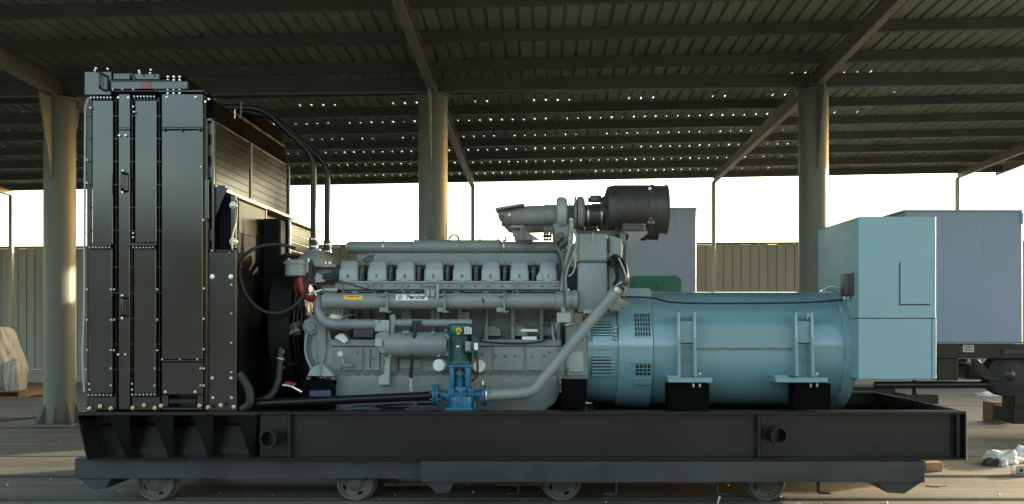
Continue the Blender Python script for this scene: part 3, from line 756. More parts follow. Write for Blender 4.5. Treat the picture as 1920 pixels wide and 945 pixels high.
# far bank covers, lower in the view
for px in (705, 770, 835, 900, 965, 1030):
    copyp(eng.children[-3], eng) if False else None
    o = link('rocker_cover', rcm, eng, (PX(px, 1.5), 1.55, PZ(512, 1.5))); o.rotation_euler.z = pi
ep('head_gap_shade', 634, 497, 1046, 527, .70, .06, 'matte', 0)  # black strip painting in the shade between the rocker covers
# ledge rail under the covers
ep('cover_ledge', 628, 529, 1050, 543, .50, .12, 'engine', .004)
ep('cover_ledge_edge', 628, 527, 1050, 530, .485, .14, 'enginel', .002)
for px in (640, 697, 752, 966): 
    mb = MB(); mb.tube([PP(px, 530, .48), PP(px, 540, .48), PP(px+5, 549, .47), PP(px+12, 552, .46)], .006, 8, .02); part('fuel_line', mb, M['engine'], eng)
for k, px in enumerate((636, 660, 712, 770, 790, 850, 862, 905, 945, 955, 985)):
    ep('clip', px, 545, px+7+(k % 3)*4, 551, .46, .04, 'engined' if k % 2 else 'matte', .002)

mb = MB(); mb.pbox(632, 543.5, 1050, 552, .60, .05); part('painted_gap_shadow', mb, M['shade'], eng)  # dark strip painting in the shade between ledge and pipe
for px in (679, 733, 786, 839, 893, 947, 1000):
    ep('bridge_nut', px-4, 506, px+3, 511, .585, .03, 'engine', .004)
for k in range(17):
    mb = MB(); mb.lathe(PP(641+k*25, 536, .50), (0, -1, 0), [(0, .010), (.006, .010), (.009, .006)], 6); part('ledge_bolt', mb, M['engined'], eng)
for pts, r_, mt in (([(742, 612, .40), (744, 626, .38), (741, 640, .36), (743, 652, .33)], .010, 'matte'),
                    ([(640, 598, .42), (652, 590, .44), (668, 590, .5)], .007, 'engined'),
                    ([(905, 560, .33), (912, 590, .5), (906, 628, .5), (900, 640, .4)], .006, 'matte'),
                    ([(842, 447, .92), (848, 440, .9), (856, 441, .9), (861, 449, .92)], .007, 'matte'),
                    ([(948, 606, .6), (985, 609, .6), (1030, 606, .6)], .006, 'engined'),
                    ([(694, 655, .53), (694, 690, .53)], .006, 'engined'),
                    ([(620, 527, .45), (650, 530, .46), (700, 546, .45), (742, 545, .44)], .005, 'matte')):
    cable('engine_lead', [PP(*p) for p in pts], r_, mt, eng)
for x, y in ((700, 672), (720, 680), (752, 660), (1030, 660), (640, 690), (670, 660), (905, 664)):
    mb = MB(); mb.lathe(PP(x, y, .536), (0, -1, 0), [(0, .012), (.006, .012), (.007, .007), (.014, .006)], 8); part('block_plug', mb, M['engined'], eng)
# long lower pipe with clamps and stickers
Ym = .43; rP = PR(15.5, Ym)
def hpipe(name, x0, x1, yc, rpx, Y, mt='engine', par=None, prof=None, n=32):
    a = PP(x0, yc, Y); L = PX(x1, Y)-PX(x0, Y); r = PR(rpx, Y)
    pr = [(0, r*.8), (.012, r), (L-.012, r), (L, r*.8)] if prof is None else [(t*L, q*r) for t, q in prof]
    mb = MB(); mb.lathe(a, (1, 0, 0), pr, n); return part(name, mb, M[mt], par or eng)
man = hpipe('charge_manifold', 612, 1048, 564.5, 15, Ym)
hpipe('manifold_end', 605, 616, 564.5, 16.5, Ym, par=man)
hpipe('manifold_joint', 1040, 1058, 564, 17, Ym, par=man); hpipe('manifold_joint', 1060, 1083, 562, 18.5, Ym, par=man, prof=[(0, .9), (.1, 1), (.3, 1), (.32, .9), (.6, .9), (.62, 1), (.95, 1), (1, .9)])
for px in (725, 833, 945):
    mb = MB(); c = PP(px, 564.5, Ym)
    mb.lathe(c-Vector((.012, 0, 0)), (1, 0, 0), [(0, rP+.002), (0, rP+.010), (.024, rP+.010), (.024, rP+.002)], 32, False)
    mb.pbox(px-11, 552, px+3, 555, .34, .04, .002); mb.pbox(px-14, 576, px-1, 585, .35, .06, .003); mb.pbox(px-3, 583, px+8, 586, .34, .05, .002); mb.pbox(px-1, 552, px+2, 585, .34, .02, .002)
    part('pipe_clamp', mb, M['engine'], man)
def sticker(name, x0, x1, a0, a1, mt, par):        # curved label wrapped on the pipe, angles above the horizontal
    mb = MB(); A, B = PX(x0, Ym-.07), PX(x1, Ym-.07); zc = PZ(564.5, Ym); r = rP*.975+.0025; rg = []
    for i in range(9):
        a = R(a0+(a1-a0)*i/8); rg.append(Vector((A, Ym-r*cos(a), zc+r*sin(a))))
    bm = mb.bm; v0 = [bm.verts.new(p) for p in rg]; v1 = [bm.verts.new(p+Vector((B-A, 0, 0))) for p in rg]
    for i in range(8): bm.faces.new((v0[i], v1[i], v1[i+1], v0[i+1]))
    return part(name, mb, M[mt], par)
sticker('yellow_label', 644, 680, 8, 42, 'yellow', man)
st = sticker('maker_label', 742, 802, 4, 50, 'white', man)
def wrap_text(txt, size, px, a_c, par, mt='ink', bold=.002):
    me = text_mesh(txt, size, .0003, bold); me.materials.clear(); me.materials.append(M[mt]); me.name = 'lettering'
    r = rP*.975+.0034; zc = PZ(564.5, Ym); x0 = PX(px, Ym-.07)
    for v in me.vertices:
        a = R(a_c)+v.co.y/r; rr_ = r+v.co.z
        v.co = Vector((x0+v.co.x, Ym-rr_*cos(a), zc+rr_*sin(a)))
    return link('lettering', me, par)
wrap_text('Perkins', .052, 779, 27, man)
mb = MB(); c = PP(750, 553, Ym-.073)
mb.tube([(PX(750, .36)+.016*cos(a*pi/8), Ym-(rP+.001)*cos(R(27)+.016*sin(a*pi/8)/rP), PZ(564.5, Ym)+(rP+.001)*sin(R(27)+.016*sin(a*pi/8)/rP)) for a in range(17)], .003, 5)
mb.tube([(PX(750, .36)-.006+.012*t, Ym-(rP+.001)*cos(R(27)+(-.008+.016*t)/rP), PZ(564.5, Ym)+(rP+.001)*sin(R(27)+(-.008+.016*t)/rP)) for t in (0, 1)], .003, 5)
part('maker_emblem', mb, M['ink'], man)
wrap_text('CAUTION  HOT', .013, 662, 30, man, 'ink', .0004)
# fuel filter bracket above the pipe
ep('filter_bracket', 796, 533, 822, 558, .37, .03, 'engine', .003); ep('filter_bracket', 818, 533, 822, 560, .34, .05, 'enginel', .002)
for x in (799, 808): ep('sensor', x, 545, x+6, 556, .34, .03, 'enginel', .003)
ep('maker_plate', 798, 535, 817, 541, .366, .003, 'engined', 0)

# top manifold
Yt = .95
tm = hpipe('top_manifold', 648, 1046, 464, 11, Yt, prof=[(0, .2), (.004, .6), (.012, .9), (.03, 1), (.5, 1), (1, 1)])
hpipe('manifold_step', 778, 940, 463, 13, Yt, par=tm)
for px in (720, 779, 884, 935, 945, 985, 998): hpipe('band_clamp', px-1.5, px+1.5, 463.5, 14 if px > 775 else 12.5, Yt, 'steel' if px in (720, 945) else 'engine', tm, prof=[(0, 1), (1, 1)])
for px in (797, 831, 842, 860, 934, 948, 900):
    mb = MB(); mb.lathe(PP(px, 452, Yt), (0, 0, 1), [(0, .012), (.012, .012), (.014, .006), (.04, .005)], 8); part('manifold_stud', mb, M['engined'], tm)
ep('valley_cover', 742, 476, 1048, 489, .90, .25, 'engine', .003)
mb = MB(); mb.pextr([(668, 477), (742, 476), (742, 492), (736, 492), (734, 482), (702, 482), (700, 490), (676, 492), (670, 488)], .95, .06, b=.003); part('manifold_bracket', mb, M['engine'], eng)
mb = MB(); mb.tube([PP(680, 490, .9), PP(690, 480, .9), PP(720, 478, .9)], .008, 8, .04); part('drain_line', mb, M['engined'], eng)

# thermostat housing, breather and red hose at the front top
mb = MB(); mb.lathe(PP(592, 500, .62), (0, 0, 1), [(0, .15), (.05, .155), (.075, .14), (.11, .10), (.14, .045), (.15, .045)], 32); part('thermostat_housing', mb, M['engine'], eng)
ep('thermostat_base', 568, 498, 626, 532, .58, .3, 'engine', .012)
ep('thermostat_flange', 570, 494, 628, 501, .50, .34, 'engine', .004)
mb = MB()
for x in range(578, 626, 8): mb.lathe(PP(x, 495, .52), (0, 0, 1), [(0, .011), (.018, .011), (.02, .007)], 6)
part('housing_bolts', mb, M['steel'], eng, kind='stuff')
mb = MB(); mb.lathe(PP(555, 519, .45), (0, 0, 1), [(0, .07), (.01, .088), (.10, .088), (.105, .10), (.125, .10), (.13, .085), (.14, .085)], 28); br = part('breather', mb, M['engine'], eng)
mb = MB(); mb.lathe(PP(541, 490, .45), (0, 0, 1), [(0, .016), (.02, .016), (.03, .008)], 10); mb.lathe(PP(578, 492, .45), (0, 0, 1), [(0, .012), (.03, .012)], 10); part('breather_stud', mb, M['steel'], br)
ep('breather_bracket', 572, 492, 578, 512, .42, .12, 'engine', .004)
mb = MB(); mb.tube([PP(562, 521, .46), PP(565, 540, .46), PP(575, 556, .46), PP(588, 560, .5)], .036, 14, .06); part('red_hose', mb, M['red'], eng)
mb = MB(); mb.pextr([(590, 512), (598, 512), (612, 528), (590, 530)], .47, .05, b=.004); mb.pbox(606, 540, 632, 546, .42, .03, .004); part('injector_rail_end', mb, M['enginel'], eng)
mb = MB(); mb.tube([PP(580, 553, .40), PP(592, 548, .38), PP(604, 543, .38)], .011, 10); part('hose_fitting', mb, M['steel'], eng)
for q in (585, 596):
    mb = MB(); mb.cyl(PP(q, 551-(q-585)*.35, .39), PP(q+4, 549.5-(q-585)*.35, .388), .018, 6); part('hose_nut', mb, M['steel'], eng)
ep('linkage', 606, 512, 628, 528, .5, .1, 'matte', .006); ep('linkage', 622, 500, 636, 524, .52, .1, 'matte', .006)
cable('wiring_harness', [PP(606, 520, .47), PP(616, 526, .46), PP(630, 522, .46)], .014, 'matte', eng)

# water pipe curling along the front side
wp = MB(); wp.tube([PP(600, 556, .5), PP(597, 585, .46), PP(606, 603, .44), PP(625, 608, .44), PP(708, 608, .44)], PR(9.5, .44), 18, .10, 6)
wpo = part('water_pipe', wp, M['engine'], eng)
hpipe('water_pipe', 735, 885, 605.5, 7.2, .44, par=eng)
for px in (637, 650): hpipe('pipe_band', px, px+2.5, 608, 10.5, .44, par=wpo, prof=[(0, 1), (1, 1)])
ep('pipe_elbow_block', 702, 600, 730, 622, .40, .1, 'enginel', .012)
mb = MB(); mb.tube([PP(735, 590, .42), PP(737, 600, .42), PP(737, 635, .42)], .024, 12, .03); part('riser_pipe', mb, M['engine'], eng)
# oil cooler
oc = hpipe('oil_cooler', 722, 842, 646, 23.5, .42, n=40)
mb = MB()
mb.pextr([(702, 628), (712, 622), (728, 622), (731, 650), (728, 662), (714, 665), (706, 655)], .33, .2, b=.012)
part('cooler_head', mb, M['engine'], oc)
ep('cooler_lug', 703, 634, 716, 650, .315, .03, 'enginel', .004, par=oc)
ep('cooler_strap', 835, 625, 850, 668, .34, .16, 'engine', .01, par=oc)
bolts('cooler_bolts', [(727, 652, 1.6), (758, 623, 1.4), (764, 623, 1.4), (812, 624, 1.4), (711, 603, 1.3), (636, 598, 1.1), (650, 599, .9), (836, 620, 1.2), (823, 667, 1.1), (731, 668, 1.1)], .33, 2.4, oc, 'engine')
mb = MB(); mb.pextr([(722, 665), (732, 665), (730, 706), (730, 722), (709, 722), (709, 706), (721, 702)], .43, .06, b=.005); part('cooler_stay', mb, M['enginel'], oc)
ep('block_pad', 748, 672, 790, 692, .535, .02, 'engine', .006); ep('block_pad', 745, 672, 747, 695, .52, .03, 'engined')
# dipstick hose
mb = MB(); mb.tube([PP(790, 606, .34), PP(779, 606, .34), PP(777, 632, .34), PP(773, 660, .36), PP(770, 708, .40)], .0155, 12, .05); dh = part('rubber_hose', mb, M['matte'], eng)
mb = MB(); mb.cyl(PP(770, 708, .40), PP(771, 732, .40), .010, 10); mb.cyl(PP(770, 722, .40), PP(771, 734, .40), .014, 6); part('hose_tail', mb, M['steel'], dh)
ep('hose_elbow', 772, 601, 790, 610, .325, .03, 'matte', .006, par=dh)
# filler / tap on the crankcase
mb = MB(); mb.tube([PP(641, 666, .48), PP(644, 684, .46), PP(650, 686, .46), PP(662, 684, .5)], .018, 12, .03); tp = part('drain_tap', mb, M['engine'], eng)
mb = MB(); mb.lathe(PP(639, 666, .46), (-.2, -.5, .8), [(0, .024), (.012, .026), (.028, .02)], 12); part('tap_cap', mb, M['white'], tp)
# white canister ends
for px, py, Y in ((823, 685, .36), (897, 687, .40)):
    mb = MB(); r = PR(11.5, Y); mb.lathe(PP(px, py, Y), (0, 1, 0), [(0, r*.86), (.006, r), (.16, r)], 32); part('filter_canister', mb, M['white'], eng)
# cable along the block to the sensor box
cable('engine_cable', [PP(900, 640, .36), PP(925, 643, .50), PP(985, 644, .52), PP(1020, 640, .50), PP(1034, 630, .48), PP(1036, 608, .46)], .0085, 'matte', eng)
ep('sensor_box', 1044, 586, 1071, 605, .36, .07, 'enginel', .006); ep('sensor_stem', 1052, 576, 1060, 588, .38, .03, 'engine', .003)
mb = MB(); mb.pextr([(1034, 604), (1048, 604), (1042, 625), (1040, 645), (1034, 630)], .42, .02); part('sensor_bracket', mb, M['engine'], eng)
cable('small_cable', [PP(1036, 600, .40), PP(1041, 620, .40), PP(1040, 640, .44)], .006, 'matte', eng)

# aftercooler housing
mb = MB(); mb.pbox(1083, 491, 1139, 586, .42, .8, .02, seg=2); af = part('aftercooler', mb, M['engine'], eng)
mb = MB(); mb.pbox(1084, 438, 1139, 489, .43, .75, .008); part('aftercooler_top', mb, M['engine'], eng)
mb = MB(); mb.pextr([(1139.5, 440), (1164, 447), (1168, 462), (1166, 500), (1139.5, 492)], .46, .6, b=.01); mb.pbox(1141, 490, 1163, 584, .50, .6, .01); part('aftercooler_side', mb, M['engine'], eng)
ep('gasket_line', 1083, 489.2, 1139, 490.8, .41, .6, 'engined', 0)
ep('aftercooler_foot', 1094, 581, 1120, 588, .38, .06, 'enginel', .003)
ep('slot_handle', 1138, 447, 1144, 472, .425, .02, 'matte', .004); ep('vent_tube', 1111, 436, 1113.5, 454, .41, .015, 'enginel', 0)
mb = MB()
for i, (a, b, y) in enumerate(((1164, 1172, 452), (1158, 1170, 463), (1156, 1169, 476))): mb.cyl(PP(a, y, .6), PP(b, y, .6), .03, 14)
part('flange_studs', mb, M['engine'], eng)
ep('side_gap_shade', 1062, 500, 1083, 548, .60, .2, 'matte', 0)  # black block painting in the shade of the gap beside the aftercooler

# turbochargers and air cleaners: near set, and its twin for the far bank
def turbo(Y, oy):
    o0 = Vector((0, oy, 0))
    def hp(name, x0, x1, yc, rpx, mt='turbo', par=None, prof=None, n=36):
        a = PP(x0, yc, Y)+o0; L = PX(x1, Y)-PX(x0, Y); r = PR(rpx, Y)
        pr = [(0, r*.92), (.01, r), (L-.01, r), (L, r*.92)] if prof is None else [(t*L, q*r) for t, q in prof]
        mb = MB(); mb.lathe(a, (1, 0, 0), pr, n); return part(name, mb, M[mt], par or G)
    ax = 401
    root = hp('turbocharger', 1043, 1063, 400, 30.5, 'enginel' if not oy else 'turbo', None, [(0, .75), (.08, .92), (.25, 1), (.7, 1), (.9, .93), (1, .8)])
    hp('turbine_scroll', 1081, 1096, 399, 30, 'turbo', root, [(0, .8), (.12, 1), (.75, 1), (1, .8)])
    hp('scroll_flange', 1077, 1080, 400, 31, 'turbo', root, [(0, 1), (1, 1)])
    hp('bearing_housing', 1062, 1082, 401, 19, 'turbo', root, [(0, 1), (.2, .8), (.3, 1), (.4, .8), (.5, 1), (.6, .8), (.7, 1), (1, .9)])
    hp('turbo_outlet', 1020, 1044, 403, 19, 'turbo', root)
    hp('intake_neck', 1096, 1128, 404, 21, 'cleaner', root, [(0, 1), (.1, .92), (.9, .92), (1, 1)])
    for px in (1102, 1127): hp('band_clamp', px-1.5, px+1.5, 404, 21.5, 'steel', root, [(0, 1), (1, 1)])
    # exhaust elbow tapering to the left, with its flange
    mb = MB()
    rg = []
    for (px, yc, ry, rx) in ((1022, 404, 19, 17), (990, 405, 19, 17), (965, 407, 18, 17), (950, 407, 16, 17), (940, 402, 10, 15), (934, 396, 5, 12)):
        c = PP(px, yc, Y)+o0
        rg.append([c+Vector((0, PR(rx, Y)*cos(2*pi*i/24), PR(ry, Y)*sin(2*pi*i/24))) for i in range(24)])
    mb.rings(rg); el = part('exhaust_elbow', mb, M['turbo'], root)
    mb = MB(); mb.extr([PP(929, 393, Y)+o0-Vector((0, .12, 0)), PP(982, 384, Y)+o0-Vector((0, .12, 0)), PP(984, 387, Y)+o0-Vector((0, .12, 0)), PP(931, 398, Y)+o0-Vector((0, .12, 0))], (0, .24, 0), b=.003)
    part('elbow_flange', mb, M['turbo'], root)
    mb = MB(); mb.lathe(PP(937, 402, Y-.1)+o0, (0, 0, -1), [(0, .015), (.02, .015), (.025, .009), (.04, .009)], 8); part('flange_bolt', mb, M['engined'], root)
    mb = MB(); mb.lathe(PP(955, 403, Y-.12)+o0, (0, -1, 0), [(0, .015), (.012, .012)], 8); part('sensor_plug', mb, M['white'], root)
    mb = MB(); mb.extr([PP(a, b, Y-.05)+o0 for a, b in ((957, 422), (983, 422), (985, 432), (1013, 450), (968, 450), (962, 440))], (0, .02, 0), b=.003)
    mb.extr([PP(a, b, Y-.10)+o0 for a, b in ((957, 422), (980, 422), (980, 428), (957, 428))], (0, .12, 0), b=.003)
    mb.extr([PP(a, b, Y-.10)+o0 for a, b in ((976, 428), (979, 428), (979, 450), (976, 450))], (0, .08, 0)); part('elbow_stand', mb, M['turbo'], root)
    mb = MB()
    mb.extr([PP(a, b, Y-.06)+o0 for a, b in ((1037, 418), (1066, 418), (1066, 446), (1056, 452), (1040, 452))], (0, .14, 0), b=.008); part('turbo_foot', mb, M['engine'], root)
    mb = MB()
    for (a, b, rr_) in ((1050, 444, .035), (1062, 452, .03), (1044, 452, .028), (1054, 458, .026)): mb.lathe(PP(a, b, Y-.12)+o0, (.3, -.9, .2), [(0, rr_), (.03, rr_*.9), (.045, rr_*.5)], 12)
    for a in (1022, 1027, 1033): mb.lathe(PP(a, 430, Y-.08)+o0, (0, -1, 0), [(0, .018), (.03, .016)], 8); mb.lathe(PP(a, 437, Y-.08)+o0, (0, -1, 0), [(0, .014), (.03, .012)], 8)
    part('oil_fittings', mb, M['engined'], root)
    # air cleaner
    P_ = [(0, .45), (.02, .50), (.05, .52), (.06, .60), (.08, .78), (.10, .92), (.16, .97)]
    t = .20
    for k in range(14):
        P_ += [(t, .975), (t+.012, 1.0), (t+.022, 1.0), (t+.034, .975)]; t += .037
    P_ += [(.73, .985), (.76, 1.01), (.79, 1.01), (.80, .97), (.965, .965), (.975, 1.0), (1, 1.0), (1, .9), (.97, .86), (.9, .86)]
    cl = hp('air_cleaner', 1126, 1250, 393, 46, 'cleaner', root, P_, 56)
    mb = MB(); mb.lathe(PP(1117, 378, Y-.02)+o0, (0, 0, 1), [(0, .07), (.03, .07), (.035, .05), (.05, .05)], 20); mb.tube([PP(1110, 384, Y-.14)+o0, PP(1135, 384, Y-.17)+o0], .012, 8); part('rain_valve', mb, M['cleaner'], root)
    mb = MB(); mb.lathe(PP(1218, 354, Y-.16)+o0, (0, -1, 0), [(0, .014), (.02, .014)], 8); mb.tube([PP(1214, 417, Y-.19)+o0, PP(1228, 417, Y-.19)+o0], .01, 8); mb.tube([PP(1216, 417, Y-.19)+o0, PP(1220, 408, Y-.2)+o0, PP(1226, 415, Y-.19)+o0], .005, 6); part('cleaner_latch', mb, M['steel'], root)
    return root
turbo(.82, 0); turbo(.82, .62)
# cleaner cradle and stand
mb = MB(); mb.pbox(1167, 418, 1210, 433, .55, .42, .006); cs = part('cleaner_cradle', mb, M['cleaner'], eng)
mb = MB(); mb.pextr([(1166, 433), (1214, 433), (1212, 440), (1200, 448), (1190, 462), (1184, 480), (1176, 512), (1172, 500), (1172, 470), (1180, 440)], .56, .03, b=.003); part('cradle_leg', mb, M['turbo'], eng)
mb = MB(); mb.pextr([(1163, 436), (1174, 434), (1172, 500), (1166, 484), (1166, 455), (1160, 452)], .58, .05, b=.004); part('cradle_leg', mb, M['engined'], eng)
mb = MB(); mb.pextr([(1084, 432), (1150, 432), (1156, 440), (1140, 443), (1084, 440)], .6, .4, b=.004); part('turbo_deck', mb, M['cleaner'], eng)
# hoses down the back of the engine
hs = [([(1071, 412), (1070, 450), (1068, 470), (1058, 500), (1054, 545)], .021, 'engine', .46),
      ([(1076, 430), (1082, 445), (1078, 475), (1066, 498), (1060, 520), (1062, 548)], .011, 'engine', .42),
      ([(1044, 464), (1054, 482), (1056, 510), (1057, 545)], .013, 'engined', .44),
      ([(1076, 470), (1079, 500), (1073, 514), (1066, 518)], .007, 'enginel', .40),
      ([(1042, 470), (1052, 492), (1050, 510)], .008, 'matte', .42)]
for pts, r_, mt, Y in hs: cable('oil_line', [PP(a, b, Y) for a, b in pts], r_, mt, eng, 12)
for y0, y1, r_ in ((410, 420, .016), (444, 450, .024), (458, 462, .022)):
    mb = MB(); mb.cyl(PP(1070.5, y0, .46), PP(1070, y1, .46), r_*1.05, 14); part('line_nut', mb, M['steel'] if y0 < 415 else M['enginel'], eng)
mb = MB(); mb.lathe(PP(1066, 544, .42), (0, -1, 0), [(0, .012), (.01, .008)], 8); part('plug', mb, M['white'], eng)
ep('rear_valley', 1046, 470, 1062, 545, .62, .3, 'engined', .01)
# diagonal grey return pipe with black hose bend
mb = MB(); mb.tube([PP(1162, 536, .30), PP(1000, 733, .26), PP(978, 738, .25), PP(915, 741, .25)], PR(10.5, .27), 20, .30, 10)
dp = part('return_pipe', mb, M['engine'], G)
mb = MB(); a, b = PP(1153, 547, .298), PP(1164, 533.5, .302); mb.cyl(a, b, PR(12.2, .3), 20); part('hose_clamp', mb, M['steel'], dp)
mb = MB(); mb.tube([PP(1158, 541, .30), PP(1168, 524, .31), PP(1163, 498, .36), PP(1152, 488, .45)], PR(13.2, .3), 18, .09, 6); part('hose_elbow', mb, M['black'], dp)
mb = MB(); mb.tube([PP(1148, 544, .25), PP(1154, 536, .22), PP(1166, 528, .24)], .005, 6, .02); part('clamp_strap', mb, M['steel'], dp)
mb = MB(); mb.tube([PP(1160, 484, .33), PP(1170, 505, .27), PP(1174, 520, .27), PP(1172, 548, .28), PP(1170, 556, .3)], .007, 8, .05); part('breather_tube', mb, M['enginel'], dp)

# ---- coolant pump
Yp = .27
mb = MB(); mb.lathe(PP(866, 769, Yp), (0, 0, 1), [(0, PR(24, Yp)), (PR(14, Yp), PR(24, Yp)), (PR(24, Yp), PR(25, Yp)), (PR(30, Yp), PR(23, Yp)), (PR(32, Yp), PR(18, Yp))], 32)
mb.rings([[PP(px, yc, Yp)+Vector((0, PR(ry, Yp)*cos(2*pi*i/20), PR(ry, Yp)*sin(2*pi*i/20))) for i in range(20)] for px, yc, ry in ((826, 741, 10), (834, 741, 9), (846, 744, 13), (862, 748, 18))])
mb.rings([[PP(px, yc, Yp)+Vector((0, PR(ry, Yp)*cos(2*pi*i/20), PR(ry, Yp)*sin(2*pi*i/20))) for i in range(20)] for px, yc, ry in ((880, 742, 13), (890, 740, 9), (898, 740, 9), (906, 740, 12))])
pump = part('coolant_pump', mb, M['blue'], G)
def pp_(name, x0, y0, x1, y1, Y, d, mt='blue', b=.004):
    mb = MB(); mb.pbox(x0, y0, x1, y1, Y, d, b, seg=2); return part(name, mb, M[mt], pump)
pp_('pump_foot', 835, 765, 886, 770, .13, .3); pp_('pump_stiffener', 888, 755, 892, 772, .2, .12)
mb = MB(); mb.lathe(PP(866, 745, Yp), (0, 0, 1), [(0, PR(20, Yp)), (.02, PR(25, Yp)), (.05, PR(26, Yp)), (.06, PR(20, Yp)), (.09, PR(19, Yp))], 28); part('pump_cover', mb, M['blue'], pump)
for x in (843, 848, 864, 880, 885): pp_('cover_lug', x-3, 729, x+3, 744, Yp-.16+abs(x-864)*.0035, .05)
for x0, x1 in ((843, 851), (873, 881)): pp_('lantern_post', x0, 688, x1, 730, .19, .15)
pp_('lantern_top', 842, 684, 882, 689, .18, .18)
mb = MB(); mb.lathe(PP(862, 724, Yp), (0, 0, 1), [(0, .045), (.07, .045), (.08, .035), (.11, .03), (.16, .03)], 20); part('shaft_coupling', mb, M['blue'], pump)
mb = MB(); mb.lathe(PP(862, 703, Yp), (0, 0, 1), [(0, .052), (.02, .052), (.022, .045), (.035, .045)], 20); part('seal_ring', mb, M['engined'], pump)
def flange(px, py, rpx, t, mt, s):
    c = PP(px, py, Yp); r = PR(rpx, Yp); mb = MB()
    mb.lathe(c, (s, 0, 0), [(0, r), (t*.8, r), (t, r*.93)], 28); o = part('pipe_flange', mb, M[mt], pump)
    mb = MB()
    for k in range(8):
        a = 2*pi*k/8+.39; q = c+Vector((0, r*.78*cos(a), r*.78*sin(a)))
        mb.lathe(q-Vector((s*.022, 0, 0)), (s, 0, 0), [(0, .009), (.02, .009), (.02+t, .009), (.042+t, .009)], 6)
    part('flange_bolt', mb, M['zinc'], o, kind='stuff')
flange(818, 741, 20, .022, 'blue', 1); flange(813, 741, 20, .018, 'blue', 1); flange(905, 741, 19, .02, 'blue', 1); flange(911, 741, 19, .018, 'steel', 1)
mb = MB(); mb.tube([PP(905, 722, .2), PP(905, 714, .2)], .005, 6); part('vent_screw', mb, M['zinc'], pump)
# motor
mb = MB(); r = PR(22, Yp)
mb.lathe(PP(863, 682, Yp), (0, 0, 1), [(0, r*.95), (.02, r*.95), (.03, r*.90), (PR(52, Yp), r*.90), (PR(53, Yp), r)], 40)
mot = part('motor', mb, M['green'], pump)
mb = MB()
for k in range(28):
    a = 2*pi*k/28; u = Vector((cos(a), sin(a), 0)); v = Vector((-sin(a), cos(a), 0))*.0025; c = PP(863, 680, Yp)
    mb.extr([c+u*r*.86-v, c+u*r*1.0-v, c+u*r*1.0+v, c+u*r*.86+v], (0, 0, PR(48, Yp)))
part('cooling_fins', mb, M['green'], mot, kind='stuff')
mb = MB(); mb.lathe(PP(863, 629, Yp), (0, 0, 1), [(0, r*1.06), (.005, r*1.08), (PR(14, Yp), r*1.08), (PR(19, Yp), r*1.04), (PR(21.5, Yp), r*.9), (PR(22.5, Yp), r*.5)], 40); part('fan_cowl', mb, M['green'], mot)
def mp_(name, x0, y0, x1, y1, Y, d, mt, b=.003):
    mb = MB(); mb.pbox(x0, y0, x1, y1, Y, d, b, seg=2); return part(name, mb, M[mt], mot)
mp_('junction_box', 873, 640, 896, 662, .14, .12, 'green', .008); mp_('junction_cover', 872, 640, 882, 658, .125, .02, 'engine', .003); mp_('rating_plate', 889, 643, 896, 656, .132, .012, 'white', 0)
mb = MB(); mb.pextr([(884, 627), (892, 630), (898, 640), (884, 640)], .18, .1, b=.003); part('cowl_bracket', mb, M['green'], mot)
mp_('gland', 888, 662, 895, 672, .16, .06, 'matte', .008); mp_('nameplate', 871, 614, 884, 626, .108, .006, 'white', 0)
mb = MB()
for k in range(4):
    mb.pbox(872.5, 615.5+k*2.6, 877.4, 616.8+k*2.6, .106, .002); mb.pbox(878.6, 615.5+k*2.6, 882.8, 616.8+k*2.6, .106, .002)
part('plate_print', mb, M['ink'], mot, kind='stuff')
mb = MB(); mb.lathe(PP(860, 619, .11), (0, -1, 0), [(0, .022), (.004, .022)], 20); mb.pbox(857, 621, 862, 627, .106, .004); part('maker_badge', mb, M['yellow'], mot)
mb = MB(); mb.pbox(856.5, 617.5, 863.5, 618.7, .103, .003); mb.pbox(858, 620, 862, 621.2, .103, .003); part('badge_print', mb, M['ink'], mot)
mp_('centre_plate', 856, 648, 861, 651, .124, .004, 'white', 0)
cable('pump_cable', [PP(894, 665, .16), PP(896, 690, .16), PP(893, 708, .17), PP(885, 714, .2)], .010, 'matte', pump)
# black suction pipes to the left
mb = MB(); mb.tube([PP(812, 741.5, .26), PP(790, 743, .26), PP(462, 758, .20)], .036, 18); bp_ = part('suction_pipe', mb, M['pipe'], G)
mb = MB(); mb.cyl(PP(782, 755, .22), PP(811, 754, .22), .022, 14); mb.tube([PP(660, 762, .24), PP(740, 757, .24), PP(775, 757, .24)], .009, 8); part('drain_pipe', mb, M['black'], bp_)
mb = MB(); mb.cyl(PP(706, 762, .3), PP(765, 762, .3), .012, 10); mb.pbox(712, 765, 758, 769, .32, .05); part('frame_clip', mb, M['black'], bp_)
mb = MB(); mb.tube([PP(530, 722, .30), PP(545, 724, .3), PP(565, 735, .35)], .012, 8, .04); part('battery_lead', mb, M['steel'], G)
mb = MB(); mb.pbox(533, 716, 545, 724, .34, .05, .004); mb.pbox(546, 718, 553, 724, .33, .04, .004); part('battery_cap', mb, M['red'], G)

# ---- alternator
CY, CZ = 1.0, 1.21
def al(name, x0, x1, prof, par=None, mt='teal', n=72, label=None):
    mb = MB(); mb.lathe((x0, CY, CZ), (1, 0, 0), prof, n, False); return part(name, mb, M[mt], par, label, smooth=30)
YN = .48
xa, xb = PX(1226, YN), PX(1590, YN)
r0 = .512
alt = al('alternator', xa, xb, [(0, 0), (0, r0), (xb-xa, r0), (xb-xa, 0)], G)
x1_ = PX(1158, YN); x2_ = PX(1225, YN)
L = x2_-x1_
al('drive_end_ring', x1_, x2_, [(0, .3), (0, .505), (.012, .522), (.02, .525), (L-.02, .527), (L-.006, .535), (L, .53), (L, .4)], alt)
x3_ = PX(1100, YN+.02); L = x1_-x3_-.001
al('bell_housing', x3_, x1_, [(0, .3), (0, .455), (.01, .475), (L*.4, .485), (L, .500), (L, .3)], alt)
xf = PX(1584, YN)
